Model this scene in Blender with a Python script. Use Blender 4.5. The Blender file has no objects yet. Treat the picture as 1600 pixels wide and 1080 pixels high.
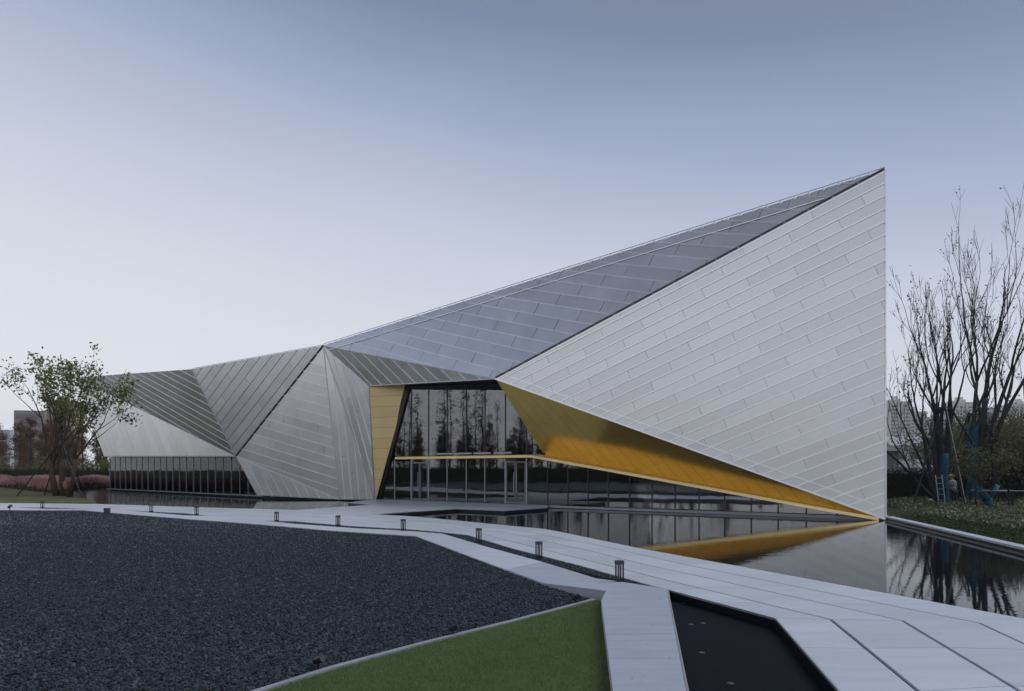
import bpy, bmesh, math, random
import numpy as np
from mathutils import Vector, Matrix

# ---------------------------------------------------------------- camera, sky, sun
F, HC = 1067.0, 2.1            # focal length in photo pixels, eye height
sc = bpy.context.scene
COL = sc.collection
cam = bpy.data.cameras.new("camera"); camo = bpy.data.objects.new("camera", cam); COL.objects.link(camo)
cam.sensor_width = 36.0; cam.lens = 24.0; cam.shift_y = 193.0/1600.0; cam.clip_end = 6000
camo.location = (0, 0, HC); camo.rotation_euler = (math.radians(90), 0, 0)
sc.camera = camo

SUN_EL, SUN_AZ = math.radians(52), math.radians(78)   # azimuth clockwise from +Y
world = bpy.data.worlds.new("World"); sc.world = world; world.use_nodes = True
wn = world.node_tree; wn.nodes.clear()
def wnode(t, **k):
    n = wn.nodes.new(t)
    for a, b in k.items(): setattr(n, a, b)
    return n
wo = wnode('ShaderNodeOutputWorld'); wb = wnode('ShaderNodeBackground'); wb.inputs[1].default_value = 0.1
sky = wnode('ShaderNodeTexSky', sky_type='NISHITA', sun_disc=False, sun_elevation=SUN_EL, sun_rotation=SUN_AZ)
sky.air_density = 1.0; sky.dust_density = 3.0
tc = wnode('ShaderNodeTexCoord'); sep = wnode('ShaderNodeSeparateXYZ')
ramp = wnode('ShaderNodeValToRGB')
wn.links.new(tc.outputs['Generated'], sep.inputs[0])
# veiled sky: white at the horizon, slate blue higher up (the same all the way round)
els = ramp.color_ramp.elements
stops = [(-.2, (.90, .91, .95)), (0.0, (.865, .88, .93)), (.14, (.77, .795, .87)), (.29, (.625, .665, .78)), (.43, (.39, .455, .625)),
         (.55, (.208, .262, .40)), (.63, (.20, .222, .29)), (1.0, (.185, .202, .25))]
stops = [((p+.2)/1.4, c) for p, c in stops]
els[0].position = stops[0][0]; els[0].color = stops[0][1]+(1,)
els[1].position = stops[1][0]; els[1].color = stops[1][1]+(1,)
for p, c in stops[2:]:
    e = els.new(p); e.color = c+(1,)
nz = wnode('ShaderNodeTexNoise'); nz.inputs['Scale'].default_value = 1.6; nz.inputs['Detail'].default_value = 4
mpn = wnode('ShaderNodeMapping'); mpn.inputs['Scale'].default_value = (1, 1, 3.5)
wn.links.new(tc.outputs['Generated'], mpn.inputs[0]); wn.links.new(mpn.outputs[0], nz.inputs['Vector'])
wob = wnode('ShaderNodeMath', operation='MULTIPLY_ADD'); wob.inputs[1].default_value = 0.07; wob.inputs[2].default_value = -0.035
wn.links.new(nz.outputs['Fac'], wob.inputs[0])
add = wnode('ShaderNodeMath', operation='ADD'); wn.links.new(sep.outputs['Z'], add.inputs[0]); wn.links.new(wob.outputs[0], add.inputs[1])
# the veil is thinner to the right: brighter sky on the left
azm = wnode('ShaderNodeMath', operation='MULTIPLY_ADD'); azm.inputs[1].default_value = .15
wn.links.new(sep.outputs['X'], azm.inputs[0]); wn.links.new(add.outputs[0], azm.inputs[2])
shf = wnode('ShaderNodeMath', operation='MULTIPLY_ADD'); shf.inputs[1].default_value = 1/1.4; shf.inputs[2].default_value = .2/1.4
wn.links.new(azm.outputs[0], shf.inputs[0]); wn.links.new(shf.outputs[0], ramp.inputs[0])
scl = wnode('ShaderNodeVectorMath', operation='SCALE'); scl.inputs['Scale'].default_value = 10.0
wn.links.new(ramp.outputs[0], scl.inputs[0])
mix = wnode('ShaderNodeMixRGB'); mix.inputs[0].default_value = 0.93
wn.links.new(sky.outputs[0], mix.inputs[1]); wn.links.new(scl.outputs[0], mix.inputs[2])
wn.links.new(mix.outputs[0], wb.inputs[0]); wn.links.new(wb.outputs[0], wo.inputs[0])

sun = bpy.data.lights.new("sun", 'SUN'); suno = bpy.data.objects.new("sun", sun); COL.objects.link(suno)
sun.energy = 1.6; sun.angle = math.radians(40); sun.color = (.90, .95, 1.0)
sd = Vector((math.sin(SUN_AZ)*math.cos(SUN_EL), math.cos(SUN_AZ)*math.cos(SUN_EL), math.sin(SUN_EL)))
suno.rotation_euler = sd.to_track_quat('Z', 'Y').to_euler()
vs = sc.view_settings
vs.view_transform = 'Standard'; vs.look = 'None'; vs.gamma = 1; vs.use_curve_mapping = False; vs.exposure = 0.0
sc.cycles.max_bounces = 8; sc.cycles.transparent_max_bounces = 16; sc.cycles.caustics_reflective = False; sc.cycles.caustics_refractive = False

# ---------------------------------------------------------------- measuring: photo pixel -> place
def P(u, v, Y): return np.array([(u-800)/F*Y, Y, HC+(733-v)/F*Y])
def G(u, v, z=0.0): return P(u, v, (HC-z)*F/(v-733))
def ray(u, v): return np.array([(u-800)/F, 1, (733-v)/F])
EYE = np.array([0, 0, HC])
def on_plane(u, v, p0, n):
    r = ray(u, v); return EYE + ((p0-EYE)@n)/(r@n)*r
def unit(v): return v/np.linalg.norm(v)

# ---------------------------------------------------------------- materials
def newmat(name):
    m = bpy.data.materials.new(name); m.use_nodes = True
    nt = m.node_tree; b = nt.nodes['Principled BSDF']
    return m, nt, b
def mat(name, col, rough=.6, metal=0.0, var=0.0, nscale=3.0, bump=0.0, bscale=20.0, objvar=0.0, spec=.5, stretch=None, col2=None, thresh=None, detail=5):
    """principled with noise colour variation, per-object tone, bump"""
    m, nt, b = newmat(name); N = nt.nodes.new; L = nt.links.new
    b.inputs['Roughness'].default_value = rough; b.inputs['Metallic'].default_value = metal
    b.inputs['Specular IOR Level'].default_value = spec
    tcn = N('ShaderNodeTexCoord'); vec = tcn.outputs['Object']
    if stretch:
        mp = N('ShaderNodeMapping'); mp.inputs['Scale'].default_value = stretch; L(vec, mp.inputs[0]); vec = mp.outputs[0]
    base = N('ShaderNodeRGB'); base.outputs[0].default_value = tuple(col)+(1,); out = base.outputs[0]
    if var or col2:
        n1 = N('ShaderNodeTexNoise'); n1.inputs['Scale'].default_value = nscale; n1.inputs['Detail'].default_value = detail; L(vec, n1.inputs['Vector'])
        if col2:
            r = N('ShaderNodeValToRGB'); a, c = thresh or (.4, .6)
            r.color_ramp.elements[0].position = a; r.color_ramp.elements[1].position = c
            r.color_ramp.elements[0].color = tuple(col)+(1,); r.color_ramp.elements[1].color = tuple(col2)+(1,)
            L(n1.outputs['Fac'], r.inputs[0]); out = r.outputs[0]
        if var:
            n3 = N('ShaderNodeTexNoise'); n3.inputs['Scale'].default_value = nscale*.37; n3.inputs['Detail'].default_value = detail+2; L(vec, n3.inputs['Vector'])
            mr = N('ShaderNodeMapRange'); mr.inputs[1].default_value = .25; mr.inputs[2].default_value = .75
            mr.inputs[3].default_value = 1-var; mr.inputs[4].default_value = 1+var; L(n3.outputs['Fac'], mr.inputs[0])
            mu = N('ShaderNodeVectorMath'); mu.operation = 'SCALE'; L(out, mu.inputs[0]); L(mr.outputs[0], mu.inputs['Scale']); out = mu.outputs[0]
    if objvar:
        oi = N('ShaderNodeObjectInfo'); mr = N('ShaderNodeMapRange'); mr.inputs[3].default_value = 1-objvar; mr.inputs[4].default_value = 1+objvar
        L(oi.outputs['Random'], mr.inputs[0])
        mu = N('ShaderNodeVectorMath'); mu.operation = 'SCALE'; L(out, mu.inputs[0]); L(mr.outputs[0], mu.inputs['Scale']); out = mu.outputs[0]
    L(out, b.inputs['Base Color'])
    if bump:
        n2 = N('ShaderNodeTexNoise'); n2.inputs['Scale'].default_value = bscale; n2.inputs['Detail'].default_value = 6; L(vec, n2.inputs['Vector'])
        bm = N('ShaderNodeBump'); bm.inputs['Strength'].default_value = bump; bm.inputs['Distance'].default_value = .02
        L(n2.outputs['Fac'], bm.inputs['Height']); L(bm.outputs[0], b.inputs['Normal'])
    return m
def leafmat(name, cols, trans=.25, rough=.6):
    """leaf-sized faces: colour picked per clump of space, some light passing through"""
    m, nt, b = newmat(name); N = nt.nodes.new; L = nt.links.new
    b.inputs['Roughness'].default_value = rough; b.inputs['Specular IOR Level'].default_value = .25
    g = N('ShaderNodeNewGeometry'); r = N('ShaderNodeValToRGB'); r.color_ramp.interpolation = 'LINEAR'
    e = r.color_ramp.elements
    for i, c in enumerate(cols):
        p = i/(len(cols)-1)
        if i < 2: e[i].position = p; e[i].color = tuple(c)+(1,)
        else: q = e.new(p); q.color = tuple(c)+(1,)
    L(g.outputs['Random Per Island'], r.inputs[0])
    L(r.outputs[0], b.inputs['Base Color'])
    tr = N('ShaderNodeBsdfTranslucent'); L(r.outputs[0], tr.inputs[0])
    mx = N('ShaderNodeMixShader'); mx.inputs[0].default_value = trans
    o = nt.nodes['Material Output']; L(b.outputs[0], mx.inputs[1]); L(tr.outputs[0], mx.inputs[2]); L(mx.outputs[0], o.inputs[0])
    return m
def glassmat(name, tint, ior=1.7, refl=1.0):
    m, nt, b = newmat(name); nt.nodes.remove(b); N = nt.nodes.new; L = nt.links.new
    t = N('ShaderNodeBsdfTransparent'); t.inputs[0].default_value = tuple(tint)+(1,)
    gl = N('ShaderNodeBsdfGlossy'); gl.inputs['Roughness'].default_value = 0.02; gl.inputs[0].default_value = (refl, refl, refl, 1)
    fr = N('ShaderNodeFresnel'); fr.inputs[0].default_value = ior
    tcn = N('ShaderNodeTexCoord'); n = N('ShaderNodeTexNoise'); n.inputs['Scale'].default_value = .6; n.inputs['Detail'].default_value = 1
    L(tcn.outputs['Object'], n.inputs['Vector'])
    bm = N('ShaderNodeBump'); bm.inputs['Strength'].default_value = .07; bm.inputs['Distance'].default_value = .05
    L(n.outputs['Fac'], bm.inputs['Height']); L(bm.outputs[0], gl.inputs['Normal'])
    mx = N('ShaderNodeMixShader'); L(fr.outputs[0], mx.inputs[0]); L(t.outputs[0], mx.inputs[1]); L(gl.outputs[0], mx.inputs[2])
    L(mx.outputs[0], nt.nodes['Material Output'].inputs[0])
    return m
def metalmat(name, col, rough, objvar, diffuse=0.0, bump=.06):
    """brushed / finely perforated sheet: tiny bump, smudged roughness"""
    m, nt, b = newmat(name); N = nt.nodes.new; L = nt.links.new
    b.inputs['Metallic'].default_value = 1-diffuse
    tcn = N('ShaderNodeTexCoord')
    n = N('ShaderNodeTexNoise'); n.inputs['Scale'].default_value = .55; n.inputs['Detail'].default_value = 7; n.inputs['Roughness'].default_value = .65; L(tcn.outputs['Object'], n.inputs['Vector'])
    mr = N('ShaderNodeMapRange'); mr.inputs[3].default_value = rough-.06; mr.inputs[4].default_value = rough+.08; L(n.outputs['Fac'], mr.inputs[0]); L(mr.outputs[0], b.inputs['Roughness'])
    mc = N('ShaderNodeMapRange'); mc.inputs[1].default_value = .25; mc.inputs[2].default_value = .75; mc.inputs[3].default_value = .92; mc.inputs[4].default_value = 1.07; L(n.outputs['Fac'], mc.inputs[0])
    oi = N('ShaderNodeObjectInfo'); mo = N('ShaderNodeMapRange'); mo.inputs[3].default_value = 1-objvar; mo.inputs[4].default_value = 1+objvar; L(oi.outputs['Random'], mo.inputs[0])
    mm = N('ShaderNodeMath'); mm.operation = 'MULTIPLY'; L(mc.outputs[0], mm.inputs[0]); L(mo.outputs[0], mm.inputs[1])
    sc_ = N('ShaderNodeVectorMath'); sc_.operation = 'SCALE'; sc_.inputs[0].default_value = col; L(mm.outputs[0], sc_.inputs['Scale']); L(sc_.outputs[0], b.inputs['Base Color'])
    n2 = N('ShaderNodeTexNoise'); n2.inputs['Scale'].default_value = 22; n2.inputs['Detail'].default_value = 3; L(tcn.outputs['Object'], n2.inputs['Vector'])
    bm = N('ShaderNodeBump'); bm.inputs['Strength'].default_value = bump; bm.inputs['Distance'].default_value = .004
    L(n2.outputs['Fac'], bm.inputs['Height']); L(bm.outputs[0], b.inputs['Normal'])
    return m
def watermat(name, spec, scale, strength, col=(.006, .008, .012)):
    m, nt, b = newmat(name); N = nt.nodes.new; L = nt.links.new
    b.inputs['Base Color'].default_value = tuple(col)+(1,); b.inputs['Roughness'].default_value = .025
    b.inputs['IOR'].default_value = 1.33; b.inputs['Specular IOR Level'].default_value = spec
    tcn = N('ShaderNodeTexCoord'); mp = N('ShaderNodeMapping'); mp.inputs['Scale'].default_value = (1, 1.6, 1); L(tcn.outputs['Object'], mp.inputs[0])
    n = N('ShaderNodeTexNoise'); n.inputs['Scale'].default_value = scale; n.inputs['Detail'].default_value = 3; L(mp.outputs[0], n.inputs['Vector'])
    n2 = N('ShaderNodeTexNoise'); n2.inputs['Scale'].default_value = .12; n2.inputs['Detail'].default_value = 2; L(tcn.outputs['Object'], n2.inputs['Vector'])
    mr = N('ShaderNodeMapRange'); mr.inputs[1].default_value = .4; mr.inputs[2].default_value = .65; mr.inputs[3].default_value = strength*.35; mr.inputs[4].default_value = strength
    L(n2.outputs['Fac'], mr.inputs[0])
    sx_ = N('ShaderNodeSeparateXYZ'); L(tcn.outputs['Object'], sx_.inputs[0])
    m3 = N('ShaderNodeMapRange'); m3.inputs[1].default_value = -24; m3.inputs[2].default_value = -44; m3.inputs[3].default_value = 0; m3.inputs[4].default_value = 1.1; L(sx_.outputs['X'], m3.inputs[0])
    a3 = N('ShaderNodeMath'); a3.operation = 'ADD'; L(mr.outputs[0], a3.inputs[0]); L(m3.outputs[0], a3.inputs[1]); mr = a3
    bm = N('ShaderNodeBump'); bm.inputs['Distance'].default_value = .02; L(mr.outputs[0], bm.inputs['Strength'])
    L(n.outputs['Fac'], bm.inputs['Height']); L(bm.outputs[0], b.inputs['Normal'])
    return m

M = {}
M['alu'] = metalmat('grey_sheet_metal', (.755, .752, .755), .35, .055, .05)
M['rib'] = metalmat('pale_seam_metal', (.97, .975, .98), .36, .01, .15)
M['rib_soft'] = metalmat('soft_seam_metal', (.88, .89, .90), .36, .01, .1)
M['dark_backing'] = mat('dark_backing', (.03, .032, .036), .7)
M['gold'] = metalmat('gold_sheet_metal', (1.0, .70, .20), .24, .02, .25, 0.0)
M['gold_board'] = metalmat('gold_board_metal', (1.0, .74, .36), .42, .03, .5)
M['gold_trim'] = metalmat('pale_gold_trim', (1.0, .78, .38), .3, .0, .2)
M['bronze'] = mat('dark_bronze', (.045, .034, .024), .4, .6)
M['frame'] = mat('dark_grey_frame', (.06, .062, .07), .4, .5)
M['alu_frame'] = mat('silver_frame', (.42, .43, .45), .35, .8)
M['glass'] = glassmat('hall_glass', (.78, .80, .80), 2.5)
M['glass_left'] = glassmat('wing_glass', (.66, .68, .68), 1.5)
M['concrete'] = mat('pale_concrete', (.52, .555, .615), .42, var=.10, nscale=1.6, bump=.25, bscale=60, objvar=.075, stretch=(1, 5, 1))
M['concrete_rough'] = mat('brushed_concrete', (.40, .44, .51), .6, var=.10, nscale=3, bump=.5, bscale=70, objvar=.035, stretch=(1, 5, 1))
M['joint'] = mat('joint_filler', (.16, .17, .19), .8, var=.15)
M['wall_concrete'] = mat('cast_concrete', (.42, .43, .45), .7, var=.12, nscale=4, bump=.3)
M['kerb'] = mat('kerb_concrete', (.27, .285, .31), .8, var=.2, nscale=6, bump=.4)
M['door_frame'] = mat('door_frame', (.23, .235, .25), .4, .7)
M['gravel_bed'] = mat('gravel_bed', (.037, .046, .057), .55, var=.45, nscale=40, bump=.6, bscale=35, spec=.5)
M['stone'] = mat('gravel_stone', (.027, .037, .048), .6, objvar=.95, spec=.22)
M['lawn'] = mat('turf_soil', (.08, .12, .045), .9, var=.2, nscale=8, bump=.5, bscale=60, spec=.1)
M['blade'] = mat('turf_blade', (.15, .215, .085), .7, objvar=.4, spec=.2)
M['lawn_dry'] = mat('dry_lawn', (.135, .125, .062), .9, var=.25, nscale=1.2, bump=.8, bscale=40, spec=.1, col2=(.105, .112, .045))
M['ground'] = mat('meadow_ground', (.075, .075, .04), .95, var=.3, nscale=.05, spec=.1, col2=(.05, .062, .025))
M['bank'] = mat('bank_turf', (.04, .05, .022), .95, var=.35, nscale=1.5, bump=1.0, bscale=25, spec=.1)
M['water'] = watermat('pool_water', .22, 3.2, .15)
M['basin'] = mat('black_basin_stone', (.0085, .0105, .0145), .6, var=.15, nscale=.8, spec=.03)
M['interior_floor'] = mat('hall_floor', (.45, .44, .43), .3, var=.05)
M['interior_wall'] = mat('hall_wall', (.36, .23, .15), .6, var=.1, stretch=(4, 4, .3))
M['interior_dark'] = mat('hall_ceiling', (.09, .09, .092), .7)
M['column'] = mat('hall_column', (.10, .10, .105), .5)
M['roof'] = mat('roof_membrane', (.25, .255, .265), .7, var=.08)
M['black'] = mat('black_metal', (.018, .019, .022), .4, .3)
M['bollard'] = mat('bollard_metal', (.07, .075, .082), .45, .4)
M['lens'] = mat('frosted_lens', (.55, .56, .58), .3)
M['bark'] = mat('tree_bark', (.105, .075, .055), .9, var=.3, nscale=9, bump=.8, bscale=25, spec=.15)
M['bark_dark'] = mat('winter_bark', (.060, .058, .060), .9, var=.3, nscale=9, bump=.8, bscale=25, spec=.15)
M['teal'] = mat('teal_wrap', (.012, .085, .125), .8, var=.35, nscale=6, bump=.5, bscale=30)
M['leaf_green'] = leafmat('green_leaves', [(.10, .13, .045), (.15, .18, .06), (.20, .215, .075), (.27, .25, .10)], .45)
M['leaf_sparse'] = leafmat('last_leaves', [(.07, .065, .045), (.10, .085, .05), (.055, .055, .04)], .2)
M['leaf_rust'] = leafmat('rusty_needles', [(.15, .085, .05), (.20, .11, .065), (.13, .095, .065), (.18, .14, .08)], .35)
M['leaf_olive'] = leafmat('olive_leaves', [(.085, .085, .045), (.14, .13, .07), (.18, .16, .10), (.10, .115, .05), (.24, .20, .14)], .45)
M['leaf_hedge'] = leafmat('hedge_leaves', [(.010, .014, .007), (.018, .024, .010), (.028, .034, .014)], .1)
M['cover'] = leafmat('ground_cover', [(.07, .09, .04), (.15, .16, .09), (.10, .12, .06), (.40, .39, .32), (.13, .145, .08), (.07, .085, .035)], .3)
M['pink'] = leafmat('pink_plumes', [(.46, .23, .25), (.56, .30, .32), (.40, .21, .20), (.50, .32, .28)], .4, .8)
M['pink_base'] = leafmat('plume_stalks', [(.12, .085, .05), (.16, .11, .06), (.09, .07, .04)], .2)
M['white_wall'] = mat('white_render', (.70, .70, .71), .7, var=.05)
M['grey_wall'] = mat('grey_render', (.40, .40, .42), .7, var=.08)
M['tower'] = mat('tower_render', (.66, .63, .60), .8, var=.05, nscale=.05)
M['tower2'] = mat('tower_grey', (.50, .50, .52), .8, var=.05, nscale=.05)
M['window_far'] = mat('far_window', (.17, .19, .23), .3)
M['tan'] = mat('tan_render', (.36, .30, .25), .8, var=.05, nscale=.1)
M['skin'] = mat('skin', (.42, .25, .17), .6)
M['straw'] = mat('straw', (.55, .46, .30), .85, var=.15, nscale=30)
M['blouse'] = mat('patterned_blouse', (.13, .12, .14), .85, col2=(.50, .47, .48), nscale=9, thresh=(.47, .56))
M['trouser'] = mat('dark_trousers', (.03, .03, .036), .85)
M['bag'] = mat('white_sack', (.62, .58, .45), .8, var=.1)

# ---------------------------------------------------------------- object helpers
def link(o): COL.objects.link(o); return o
def tag(o, label=None, cat=None, group=None, kind=None):
    for k, v in (('label', label), ('category', cat), ('group', group), ('kind', kind)):
        if v: o[k] = v
    return o
def obj(name, verts, faces, m, parent=None, smooth=False):
    me = bpy.data.meshes.new(name)
    me.from_pydata([tuple(map(float, v)) for v in verts], [], faces)
    me.materials.append(m)
    if smooth: me.polygons.foreach_set('use_smooth', [True]*len(me.polygons))
    me.update()
    o = bpy.data.objects.new(name, me); o.parent = parent
    return link(o)
def bobj(name, V, Fc, m, parent=None, loc=None, smooth=False):
    """fast path for big numpy meshes; Fc is (n,k)"""
    V = np.asarray(V, dtype=np.float32); Fc = np.asarray(Fc, dtype=np.int32)
    me = bpy.data.meshes.new(name); n, k = Fc.shape
    me.vertices.add(len(V)); me.vertices.foreach_set('co', V.ravel())
    me.loops.add(n*k); me.loops.foreach_set('vertex_index', Fc.ravel())
    me.polygons.add(n); me.polygons.foreach_set('loop_start', np.arange(0, n*k, k, dtype=np.int32))
    me.polygons.foreach_set('loop_total', np.full(n, k, dtype=np.int32))
    if smooth: me.polygons.foreach_set('use_smooth', np.ones(n, dtype=bool))
    me.materials.append(m); me.update(calc_edges=True); me.validate()
    o = bpy.data.objects.new(name, me); o.parent = parent
    if loc is not None: o.location = loc
    return link(o)
def empty(name, loc=(0, 0, 0), rz=0):
    o = bpy.data.objects.new(name, None); o.location = loc; o.rotation_euler = (0, 0, rz); o.empty_display_size = .2
    return link(o)
def copy_tree(o, parent=None):
    c = o.copy(); COL.objects.link(c); c.parent = parent
    for ch in list(o.children): copy_tree(ch, c)
    return c
class MB:
    """collects solids into one mesh"""
    def __init__(s): s.v, s.f = [], []
    def add(s, V, Fc):
        b = len(s.v); s.v += [tuple(map(float, p)) for p in V]; s.f += [tuple(b+i for i in q) for q in Fc]; return s
    def hexa(s, b, t):           # bottom loop, top loop (same count)
        n = len(b)
        return s.add(list(b)+list(t), [tuple(range(n-1, -1, -1)), tuple(range(n, 2*n))]+[(i, (i+1) % n, n+(i+1) % n, n+i) for i in range(n)])
    def box(s, c, d, rz=0.0):
        c = np.array(c, float); x, y, z = np.array(d)/2; ca, sa = math.cos(rz), math.sin(rz)
        q = [(-x, -y), (x, -y), (x, y), (-x, y)]; q = [(a*ca-b*sa, a*sa+b*ca) for a, b in q]
        return s.hexa([(c[0]+a, c[1]+b, c[2]-z) for a, b in q], [(c[0]+a, c[1]+b, c[2]+z) for a, b in q])
    def bar(s, a, b, w, h, up=(0, 0, 1)):
        a, b = np.array(a, float), np.array(b, float); d = unit(b-a); up = np.array(up, float)
        sde = np.cross(d, up); sde = unit(sde) if np.linalg.norm(sde) > 1e-6 else np.array([1., 0, 0]); u = np.cross(sde, d)
        q = [sde*w/2*i+u*h/2*j for i, j in ((-1, -1), (1, -1), (1, 1), (-1, 1))]
        return s.hexa([a+k for k in q], [b+k for k in q])
    def tube(s, pts, rad, n=6):
        pts = [np.array(p, float) for p in pts]; rings = []; ref = None
        for i, p in enumerate(pts):
            d = unit(pts[min(i+1, len(pts)-1)]-pts[max(i-1, 0)])
            if ref is None: ref = np.array([0, 0, 1.]) if abs(d[2]) < .8 else np.array([1., 0, 0])
            a = ref-d*(ref@d); a = unit(a) if np.linalg.norm(a) > 1e-3 else unit(np.cross(d, [.3, .9, .1])); b = np.cross(d, a); ref = a
            r = rad[i] if hasattr(rad, '__len__') else rad
            rings.append([p+r*(a*math.cos(2*math.pi*k/n)+b*math.sin(2*math.pi*k/n)) for k in range(n)])
        V = sum(rings, []); Fc = [tuple(range(n)), tuple(range(len(V)-1, len(V)-n-1, -1))]
        for i in range(len(rings)-1):
            for k in range(n):
                Fc.append((i*n+k, (i+1)*n+k, (i+1)*n+(k+1) % n, i*n+(k+1) % n))
        return s.add(V, Fc)
    def build(s, name, m, parent=None, smooth=False):
        o = obj(name, s.v, s.f, m, parent, smooth); return o
def slab(name, pts, thick, m, parent=None):
    """flat plate: top outline pts (3-D), vertical sides"""
    pts = [np.array(p, float) for p in pts]
    a = sum(pts[i][0]*pts[(i+1) % len(pts)][1]-pts[(i+1) % len(pts)][0]*pts[i][1] for i in range(len(pts)))
    if a < 0: pts = pts[::-1]
    b = [p-np.array([0, 0, thick]) for p in pts]
    return MB().hexa(b, pts).build(name, m, parent)

# clipping of convex/concave outlines by half planes (2-D)
def clip(poly, a, c):            # keep a.x <= c
    out = []
    for i in range(len(poly)):
        p, q = poly[i], poly[(i+1) % len(poly)]; dp, dq = p@a-c, q@a-c
        if dp <= 0: out.append(p)
        if (dp < 0 < dq) or (dq < 0 < dp): out.append(p+(q-p)*dp/(dp-dq))
    return out
def area2(p): return abs(sum(p[i][0]*p[(i+1) % len(p)][1]-p[(i+1) % len(p)][0]*p[i][1] for i in range(len(p))))/2
X1, X2 = np.array([1., 0]), np.array([0., 1])

def clad(part, piece, poly, dirv, m, parent, pitch=None, n=None, plen=3.0, t=.045, gap=.02, jgap=.010, stagger=.37, rib=None, ribw=.05, ribh=.05,
         back=True, seed=1, toward=EYE, tilt=.0022, origin=None, backmat=None):
    """a facet: dark backing plate (the part) carrying single panels and seam ribs (sub-parts), joints open between them"""
    rnd = random.Random(seed)
    poly = [np.array(p, float) for p in poly]
    nrm = unit(np.cross(poly[1]-poly[0], poly[-1]-poly[0]))
    cen = sum(poly)/len(poly)
    if nrm@(np.array(toward)-cen) < 0: nrm = -nrm
    e1 = unit(np.array(dirv)-nrm*(nrm@np.array(dirv))); e2 = np.cross(nrm, e1)
    o0 = poly[0] if origin is None else np.array(origin, float)
    q = [np.array([(p-o0)@e1, (p-o0)@e2]) for p in poly]
    to3 = lambda p, h: o0+e1*p[0]+e2*p[1]+nrm*h
    if back:
        fr = [p for p in poly]; bk = [p-nrm*.06 for p in poly]
        root = MB().hexa(bk, fr).build(part, backmat or M['dark_backing'], parent)
    else: root = parent
    lo, hi = min(p[1] for p in q), max(p[1] for p in q)
    if n: pitch = (hi-lo)/n; start = lo
    else: start = math.floor(lo/pitch)*pitch
    k = 0; cnt = 0
    while start+k*pitch < hi-1e-4:
        a, b = start+k*pitch, start+(k+1)*pitch
        st = clip(clip(q, X2, b-gap/2), -X2, -(a+gap/2))
        if len(st) >= 3:
            s0, s1 = min(p[0] for p in st), max(p[0] for p in st)
            off = (k*stagger % 1)*plen
            j = math.floor((s0-off)/plen)
            while off+j*plen < s1:
                c0, c1 = off+j*plen, off+(j+1)*plen
                pc = clip(clip(st, X1, c1-jgap/2), -X1, -(c0+jgap/2)); j += 1
                if len(pc) < 3 or area2(pc) < .012: continue
                h = t+rnd.uniform(-.003, .003); g1, g2 = rnd.gauss(0, tilt), rnd.gauss(0, tilt)
                cc = sum(pc)/len(pc)
                top = [to3(p, h+g1*(p[0]-cc[0])+g2*(p[1]-cc[1])*2) for p in pc]; bot = [to3(p, .004) for p in pc]
                nn = len(pc)
                MBo = MB().add(bot+top, [tuple(range(nn, 2*nn))]+[(i, (i+1) % nn, nn+(i+1) % nn, nn+i) for i in range(nn)])
                MBo.build(piece, m, root); cnt += 1
        if rib and k > 0:
            st = clip(clip(q, X2, a+ribw/2), -X2, -(a-ribw/2))
            if len(st) >= 3 and area2(st) > .004:
                MB().hexa([to3(p, t-.02) for p in st], [to3(p, t+ribh) for p in st]).build('seam_rib', rib, root)
        k += 1
    return root

# ---------------------------------------------------------------- building geometry: corner points
B = P(1384, 811, 30.0); A = P(1383, 266, 30.0)
g0 = G(590, 780); gd = B-g0; gd[2] = 0; GL = np.linalg.norm(gd); gd = unit(gd); gn = np.array([gd[1], -gd[0], 0]); gn = gn if gn[1] < 0 else -gn
def on_hall(u, v, off): return on_plane(u, v, g0+gn*off, gn)
l0, l1 = G(172, 764), G(402, 774.5); ld = l1-l0; ld[2] = 0; LL = np.linalg.norm(ld); ld = unit(ld); ln = np.array([ld[1], -ld[0], 0]); ln = ln if ln[1] < 0 else -ln
def on_wing(u, v, off): return on_plane(u, v, l0+ln*off, ln)
Cc, Ee, Pp, Tt = on_hall(775, 592, 3.2), on_hall(577, 603, 1.2), on_hall(851, 711, .0), on_hall(637, 601, 0)
Ff, Gg, Dd = on_hall(586, 780.5, .35), on_hall(531, 780.5, .5), on_hall(506, 540, 1.25)
Hh, Ii, Lp = on_wing(369, 713, 1.6), on_wing(402, 774, .98), on_wing(163, 713, 1.6)
Jj, Kk = on_wing(300, 577, 3.4), on_wing(118, 590, 1.8)
Gb = g0.copy()
def pdir(poly, a, b):
    n = np.cross(poly[1]-poly[0], poly[2]-poly[0]); return on_plane(*b, poly[0], n)-on_plane(*a, poly[0], n)

hall = empty('faceted_pavilion', (0, 0, 0))
tag(hall, 'large faceted grey metal pavilion with gold soffit and tall entrance glazing beside the pool', 'building')
f1 = [A, Cc, B]; f2 = [Dd, Cc, A]; f3 = [Dd, Ee, Cc]; f4a = [Dd, Gg, Ff]; f4b = [Dd, Ff, Ee]
f5 = [Dd, Hh, Gg]; f6 = [Hh, Ii, Gg]; f7 = [Jj, Hh, Dd]; f8 = [Kk, Hh, Jj]; f9 = [Kk, Lp, Hh]
clad('gable_facet', 'gable_panel', f1, pdir(f1, (1180, 703.6), (1382, 624)), M['alu'], hall, pitch=.525, plen=3.25, rib=M['rib'], ribw=.06, ribh=.035, seed=1)
clad('roof_facet', 'roof_panel', f2, pdir(f2, (760, 485), (906.7, 511.7)), M['alu'], hall, n=20, plen=3.1, jgap=.022, rib=M['rib_soft'], ribw=.055, ribh=.03, seed=2)
clad('brow_facet', 'wall_panel', f3, pdir(f3, (551.5, 548.7), (600, 598.7)), M['alu'], hall, n=11, plen=4, rib=M['rib_soft'], ribw=.045, seed=3)
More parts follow.
